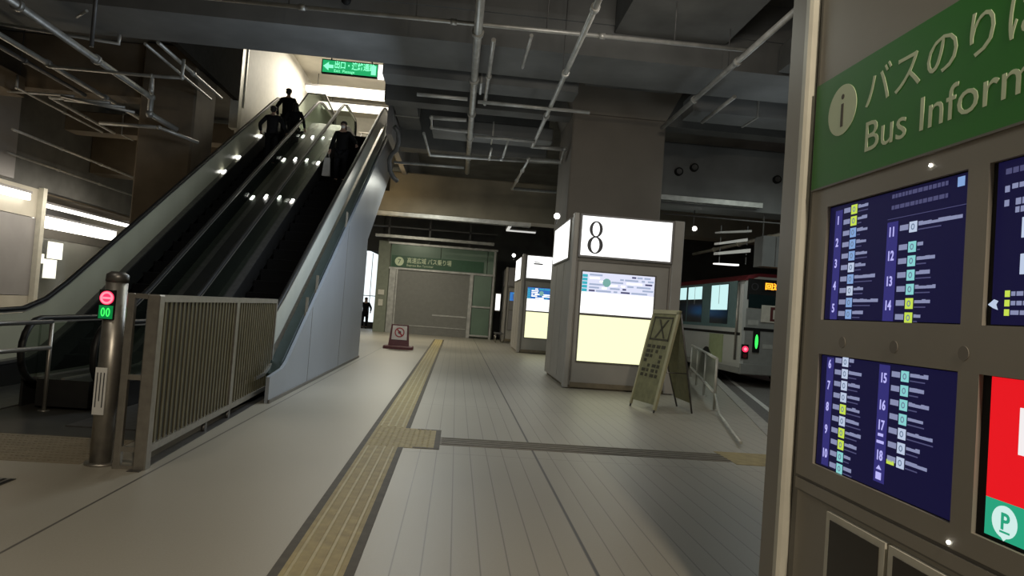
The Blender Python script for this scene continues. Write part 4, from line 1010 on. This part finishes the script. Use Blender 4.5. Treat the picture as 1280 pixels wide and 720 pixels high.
m = MB().use(E_NUM); m.fbox(fs_, .415, .445, .19, .20, .005, .006); m.fbox(fs_, .41, .45, .165, .175, .005, .006); m.fpoly(fs_, [(.415, .075), (.445, .075), (.43, .09)], .005, .006); m.fbox(fs_, .415, .445, .04, .065, .005, .006); m.use(E_BY).fbox(fs_, .47, .51, .105, .12, .004, .005); m.build('symbols', o)
# screen 3 (upper right)
o, fs_, W, H = screen(2, 'dark blue screen cut off at the right edge of the photo, above the red one')
MB().use(E_NAVY).fbox(fs_, .02, W-.004, .004, H-.004, 0, .003).build('display_panel', o)
m = MB(); rnd = random.Random(9)
for (v, x0_, sz, c, hh) in ((.435, .05, .3, E_TXTD, .016), (.39, .075, .3, E_TXT, .014), (.345, .09, .3, E_TXT, .018), (.322, .09, .3, E_TXT, .016), (.09, .09, .4, E_TXT, .012), (.064, .09, .4, E_TXT, .012), (.038, .09, .4, E_TXT, .012)):
    x = x0_
    while x < x0_+sz: w = rnd.uniform(.012, .03); m.use(c).fbox(fs_, x, x+w, v-hh/2, v+hh/2, .004, .005); x += w+.005
for v in (.09, .064, .038): m.use(E_BY).fbox(fs_, .068, .085, v-.009, v+.009, .004, .005)
for v, c in ((.27, E_BW), (.17, E_BW)): m.use(c).fbox(fs_, .115, .17, v-.028, v+.028, .004, .005)
for v in (.385, .345): m.use(E_TXT).fbox(fs_, .05, .066, v-.009, v+.009, .004, .005)
m.use(E_BW).fpoly(fs_, [(.008, .06), (.03, .075), (.045, .07), (.038, .06), (.045, .045), (.028, .05)], .004, .005)
m.build('text_lines', o)
# screen 4 (lower right, red and teal)
o, fs_, W, H = screen(3, 'screen with a red field above a teal field at the lower right', 'advert_display')
MB().use(E_SRED).fbox(fs_, .035, W-.004, .115, H-.002, 0, .003).build('red_field', o)
MB().use(E_STEAL).fbox(fs_, .035, W-.004, .012, .115, 0, .003).build('teal_field', o)
m = MB().use(E_SWHITE); m.disc(fs_, .105, .062, .043, .003, .005, 30); m.fpoly(fs_, [(.085, .030), (.115, .022), (.105, .012)], .003, .005); m.build('speech_bubble', o)
text('letter_mark', 'P', .062, fs_, .108, .043, E_STEAL, o, .0055, 1.0, 'CENTER', bold=.0015, ext=.0005)
m = MB().use(E_STEAL).fbox(fs_, .092, .126, .033, .038, .005, .0065); m.build('letter_underline', o)
text('white_letter', 'P', .17, fs_, .135, .255, emat('plain_white', (.9, .85, .85), 1), o, .005, .9, bold=.004)

# ------------------------------------------------------------------ people
def skin_mesh(name, V, E, R, m, parent, sub=1, root=0):
    me = bpy.data.meshes.new(name); me.from_pydata(V, E, []); o = bpy.data.objects.new(name, me); COL.objects.link(o)
    md = o.modifiers.new('s', 'SKIN'); md.use_smooth_shade = True
    lay = me.skin_vertices[0].data if me.skin_vertices else None
    if lay is None:
        bm = bmesh.new(); bm.from_mesh(me); bm.verts.layers.skin.verify(); bm.to_mesh(me); bm.free(); lay = me.skin_vertices[0].data
    for i, r in enumerate(R): lay[i].radius = r if isinstance(r, tuple) else (r, r); lay[i].use_root = (i == root)
    sd = o.modifiers.new('d', 'SUBSURF'); sd.levels = sub; sd.render_levels = sub
    bpy.context.view_layer.update()
    me2 = bpy.data.meshes.new_from_object(o.evaluated_get(bpy.context.evaluated_depsgraph_get()))
    bpy.data.objects.remove(o)
    me2.materials.clear(); me2.materials.append(m)
    for p in me2.polygons: p.use_smooth = True
    o = bpy.data.objects.new(name, me2); COL.objects.link(o); o.parent = parent; ORG[o.as_pointer()] = ORG[parent.as_pointer()]
    return o
def person(loc, rz, H, label, coat, armL=(.30, .12, .95), armR=(-.30, .12, .95), bag=None, long_coat=True, stance=.0, hair='short'):
    """local frame: x to the figure's left, y backwards, so it faces -y; scaled from a 1.70 m figure"""
    o = thing('person', loc, label, 'person'); o.rotation_euler = (0, 0, rz); k = H/1.70
    sv = ORG[o.as_pointer()]; ORG[o.as_pointer()] = Vector((0, 0, 0))
    def q(*p): return (p[0]*k, p[1]*k, p[2]*k)
    V = []; E = []; R = []
    def add(p, r, par=None):
        V.append(q(*p)); R.append(r*k if not isinstance(r, tuple) else tuple(a*k for a in r))
        if par is not None: E.append((par, len(V)-1))
        return len(V)-1
    pel = add((0, 0, .92), (.15, .11)); wa = add((0, 0, 1.08), (.135, .10), pel); ch = add((0, -.005, 1.28), (.165, .115), wa); sh = add((0, .01, 1.40), (.12, .085), ch)
    nk = add((0, 0, 1.475), .05, sh); jaw = add((0, -.02, 1.545), (.062, .072), nk); hd = add((0, -.005, 1.615), (.075, .092), jaw); tp = add((0, .005, 1.672), (.05, .062), hd)
    for s, hand in ((1, armL), (-1, armR)):
        s0 = add((s*.17, .01, 1.385), .055, sh)
        hx, hy, hz = hand; wr = Vector((hx, -hy, hz)); S0 = Vector((s*.18, .01, 1.38)); mid = (S0+wr)/2; L = (wr-S0).length
        bend = math.sqrt(max(0, .28**2-(L/2)**2)) if L/2 < .28 else 0; el = mid+Vector((s*.35, .9, -.25)).normalized()*bend
        e_ = add(tuple(el), .042, s0); w_ = add(tuple(wr), .028, e_)
        d = (wr-el).normalized(); palm = wr+d*.07; p_ = add(tuple(palm), (.036, .018), w_)
        side = d.cross(Vector((0, 1, 0)));  side = side.normalized() if side.length > .1 else Vector((1, 0, 0))
        cur = Vector((-s*.5, -.5, 0)).normalized()
        for fi, fl in enumerate((.062, .072, .067, .05)):
            b0 = palm+side*(.027-.018*fi)+d*.02; f1 = add(tuple(b0), .009, p_); f2 = add(tuple(b0+d*fl*.55), .008, f1); add(tuple(b0+d*fl*.9+cur*.02), .007, f2)
        t1 = add(tuple(wr+d*.03+side*.03+cur*.01), .011, w_); add(tuple(wr+d*.075+side*.045+cur*.02), .009, t1)
    ft = []
    for s in (1, -1):
        st = stance*s
        h = add((s*.09, 0, .86), .085, pel); kn = add((s*.10, -.02-st*.5, .48), .058, h); an = add((s*.10, .02-st, .085), .04, kn); heel = add((s*.10, .0-st, .045), .036, an); add((s*.115, -.15-st, .03), (.038, .026), heel); ft.append((s*.10, -st))
    body = skin_mesh('body', V, E, R, SKIN, o, 1, 0)
    # face
    m = MB().use(SKIN)
    m.ball(q(0, -.112, 1.595), .014*k, 8, (1, 1.2, 1.5)); m.ball(q(.078, 0, 1.60), .022*k, 8, (.4, .8, 1.3)); m.ball(q(-.078, 0, 1.60), .022*k, 8, (.4, .8, 1.3))
    m.use(HAIR); m.ball(q(.03, -.095, 1.622), .009*k, 8); m.ball(q(-.03, -.095, 1.622), .009*k, 8); m.use(MAROON).ball(q(0, -.09, 1.555), .02*k, 8, (1.1, .4, .35)); m.build('face', o)
    hm = MB().use(HAIR)
    hm.ball(q(0, .022, 1.645), .10*k, 16, (.92, 1.02, .72)); hm.ball(q(0, .05, 1.60), .085*k, 14, (.98, .7, 1.0))
    if hair == 'long': hm.ball(q(0, .07, 1.50), .085*k, 12, (1.0, .55, 1.5))
    hm.build('hair', o)
    # coat
    V2, E2, R2 = [], [], []
    idx = {}
    def ad(p, r, par=None):
        V2.append(q(*p)); R2.append(tuple(a*k for a in r) if isinstance(r, tuple) else r*k)
        if par is not None: E2.append((par, len(V2)-1))
        return len(V2)-1
    zl = .62 if long_coat else .86
    a = ad((0, 0, zl), (.19, .145)); b = ad((0, 0, .98), (.175, .135), a); c = ad((0, 0, 1.12), (.165, .125), b); d_ = ad((0, 0, 1.29), (.19, .14), c); e_ = ad((0, .01, 1.40), (.14, .105), d_); ad((0, .005, 1.455), (.07, .068), e_)
    for s, hand in ((1, armL), (-1, armR)):
        hx, hy, hz = hand; wr = Vector((hx, -hy, hz)); S0 = Vector((s*.18, .01, 1.38)); mid = (S0+wr)/2; L = (wr-S0).length
        bend = math.sqrt(max(0, .28**2-(L/2)**2)) if L/2 < .28 else 0; el = mid+Vector((s*.35, .9, -.25)).normalized()*bend
        s0 = ad((s*.17, .01, 1.38), .072, e_); e2_ = ad(tuple(el), .06, s0); ad(tuple(wr), .045, e2_)
    skin_mesh('coat', V2, E2, R2, coat, o, 1, 0)
    V2, E2, R2 = [], [], []
    a = ad((0, 0, .92), (.16, .12))
    for s in (1, -1):
        st = stance*s; h = ad((s*.092, 0, .84), .098, a); kn = ad((s*.10, -.02-st*.5, .48), .074, h); ad((s*.10, .02-st, .09), .058, kn)
    skin_mesh('trousers', V2, E2, R2, TROU, o, 1, 0)
    for (fx_, fy_) in ft:
        MB().use(BLACKM).tube([q(fx_, fy_+.06, .045), q(fx_, fy_-.02, .045), q(fx_*1.08, fy_-.12, .038), q(fx_*1.12, fy_-.19, .03)], [.045*k, .05*k, .046*k, .028*k], 10, flat=(1, .85)).build('shoe', o)
    ORG[o.as_pointer()] = sv
    return o
def on_step(y): 
    n = math.floor((y-10.65)/.4013); yy = 10.65+n*.4013; return zs(yy)+.007
P1_ = person((-5.45, 21.0, on_step(21.0)), PI, 1.72, 'person in a black coat standing tallest against the light on the left escalator', COAT, long_coat=True)
P2_ = person((-5.40, 19.4, on_step(19.4)), PI, 1.66, 'broad person in dark jacket behind the tall figure on the left escalator', COATB, armL=(.36, .18, 1.02), armR=(-.36, .18, 1.02), long_coat=False)
P3_ = person((-4.98, 20.05, on_step(20.05)), PI, 1.52, 'shorter dark figure at the right side of the left escalator top', COAT, long_coat=True, hair='long')
P4_ = person((-3.30, 18.35, on_step(18.35)), 0, 1.62, 'person in black facing down on the right escalator carrying a pale bag', COAT, armL=(.42, .22, 1.02), armR=(-.30, .10, .86), hair='long')
ORG[P4_.as_pointer()] = Vector((0, 0, 0)); MB().use(mat('mask_white', (.75, .75, .75), .7)).ball((0, -.075, 1.462), .055, 10, (1, .6, .8)).build('face_mask', P4_)
P5_ = person((-4.88, 38.0, 0.0), 0, 1.66, 'distant person silhouetted against the bright opening left of the shutter', COAT, hair='long')
o = thing('shopping_bag', (-3.62, 18.22, on_step(18.35)+.15), 'pale bag hanging from the hand of the person on the right escalator', 'bag')
bz = on_step(18.35)+.12
m = MB().use(BAGW); m.hexa([(-3.72, 18.15, bz), (-3.52, 18.15, bz), (-3.52, 18.27, bz), (-3.72, 18.27, bz), (-3.69, 18.17, bz+.48), (-3.55, 18.17, bz+.48), (-3.55, 18.25, bz+.48), (-3.69, 18.25, bz+.48)]); m.build('bag_body', o)
MB().use(BAGW).tube([(-3.67, 18.21, bz+.48), (-3.64, 18.21, bz+.62), (-3.60, 18.21, bz+.62), (-3.57, 18.21, bz+.48)], .008, 6).build('bag_handle', o)

# ------------------------------------------------------------------ lights
def area(name, loc, size, power, col=(1, 1, 1), rot=(0, 0, 0), sy=None):
    l = bpy.data.lights.new(name, 'AREA'); l.energy = power; l.color = col; l.size = size
    if sy: l.shape = 'RECTANGLE'; l.size_y = sy
    o = bpy.data.objects.new(name, l); COL.objects.link(o); o.location = loc; o.rotation_euler = rot; return o
def point(name, loc, power, col=(1, 1, 1), r=.3):
    l = bpy.data.lights.new(name, 'POINT'); l.energy = power; l.color = col; l.shadow_soft_size = r
    o = bpy.data.objects.new(name, l); COL.objects.link(o); o.location = loc; return o
area('lamp_near', (1.25, -2.5, 5.6), .35, 345, (1, .86, .66), (math.radians(20), 0, 0))
area('lamp_left', (-3.5, 3.0, 5.8), 1.2, 38, (1, .90, .75))
area('lamp_middle', (-.6, 10.0, 5.8), 1.5, 50, (.95, 1, .92))
area('lamp_far', (-1.0, 21.6, 5.2), 1.5, 80, (1, 1, .86))
area('lamp_entrance', (-2.5, 29.5, 5.5), 1.2, 300, (1, .93, .74))
area('lamp_bay', (8.2, 15.5, 5.6), 1.5, 55, (.9, 1, .93))
area('lamp_wall_wash', (-.4, 12.5, 4.6), 1.2, 110, (.75, .87, 1.0), (0, math.radians(60), 0), 3)
area('lamp_upper_hall', (-4.4, 26.5, 10.2), 3.0, 420, (1, .92, .76))
area('lamp_shop', (-11.5, 22, 3.9), 1.0, 90, (1, .92, .78), (0, math.radians(40), 0), 6)
point('glow_left', (-10.5, 16.5, 4.2), 30, (1, .78, .5), .5)  # added warm fill, no fixture, lifts the ceiling at the left
point('glow_left_back', (-9.5, 23.5, 4.0), 34, (1, .78, .5), .5)  # second added warm fill further back on the left
area('fill_kiosk_wash', (2.6, 8.6, 5.6), 1.2, 58, (1, .93, .82), (math.radians(52), 0, 0))  # unseen fill added to brighten the kiosk front
point('glow_ceiling', (.4, 18.3, 4.4), 26, (.88, .97, 1), .4)  # fill added without a fixture to lift the dark ceiling
point('glow_bus', (7.4, 16.6, 3.0), 12, (.9, 1, .95), .3)  # unseen fill added to brighten the bus rear
point('glow_far_bay', (13.5, 24, 4.5), 40, (1, .8, .75), .4)  # added fill that lifts the dark wall beyond the bus
point('glow_right', (6.5, 13.5, 4.6), 30, (.85, .95, 1), .5)  # unseen fill added under the ceiling on the right
point('glow_centre', (-.6, 11.5, 3.2), 45, (.85, .95, 1), .6)  # added mid-height fill, no fixture, washes the cladding and ceiling
point('glow_warm_beam', (-2.6, 22.7, 5.2), 24, (1, .72, .35), .15)  # unseen warm light added to brighten the left end of the beam
point('glow_header', (.5, 1.6, 3.6), 14, (1, .95, .8), .25)  # added fill that brightens the header band and its lettering

w = bpy.data.worlds.new('World'); S.world = w; w.use_nodes = True
w.node_tree.nodes['Background'].inputs[0].default_value = (.5, .55, .6, 1); w.node_tree.nodes['Background'].inputs[1].default_value = .03

# ------------------------------------------------------------------ camera
cam = bpy.data.cameras.new('camera'); co = bpy.data.objects.new('camera', cam); COL.objects.link(co)
f_px, h = 870.0, 1.5
r = math.atan(.0745); vx, vy = 571-640, 384-360
a = vx*math.cos(r)+vy*math.sin(r); b = vx*math.sin(r)-vy*math.cos(r)
p = math.atan(-b/f_px); psi = math.atan(-a/f_px*math.cos(p))
Fw = Vector((math.sin(psi)*math.cos(p), math.cos(psi)*math.cos(p), math.sin(p)))
R0 = Vector((math.cos(psi), -math.sin(psi), 0)); U0 = R0.cross(Fw)
Rr = R0*math.cos(r)+U0*math.sin(r); Ur = -R0*math.sin(r)+U0*math.cos(r)
M = Matrix((Rr, Ur, -Fw)).transposed().to_4x4(); M.translation = Vector((0, 0, h)); co.matrix_world = M
cam.sensor_fit = 'HORIZONTAL'; cam.sensor_width = 36; cam.lens = 36*f_px/1280; cam.clip_start = .05; cam.clip_end = 200
S.camera = co
S.view_settings.view_transform = 'Standard'; S.view_settings.look = 'None'; S.view_settings.exposure = 0; S.view_settings.gamma = 1
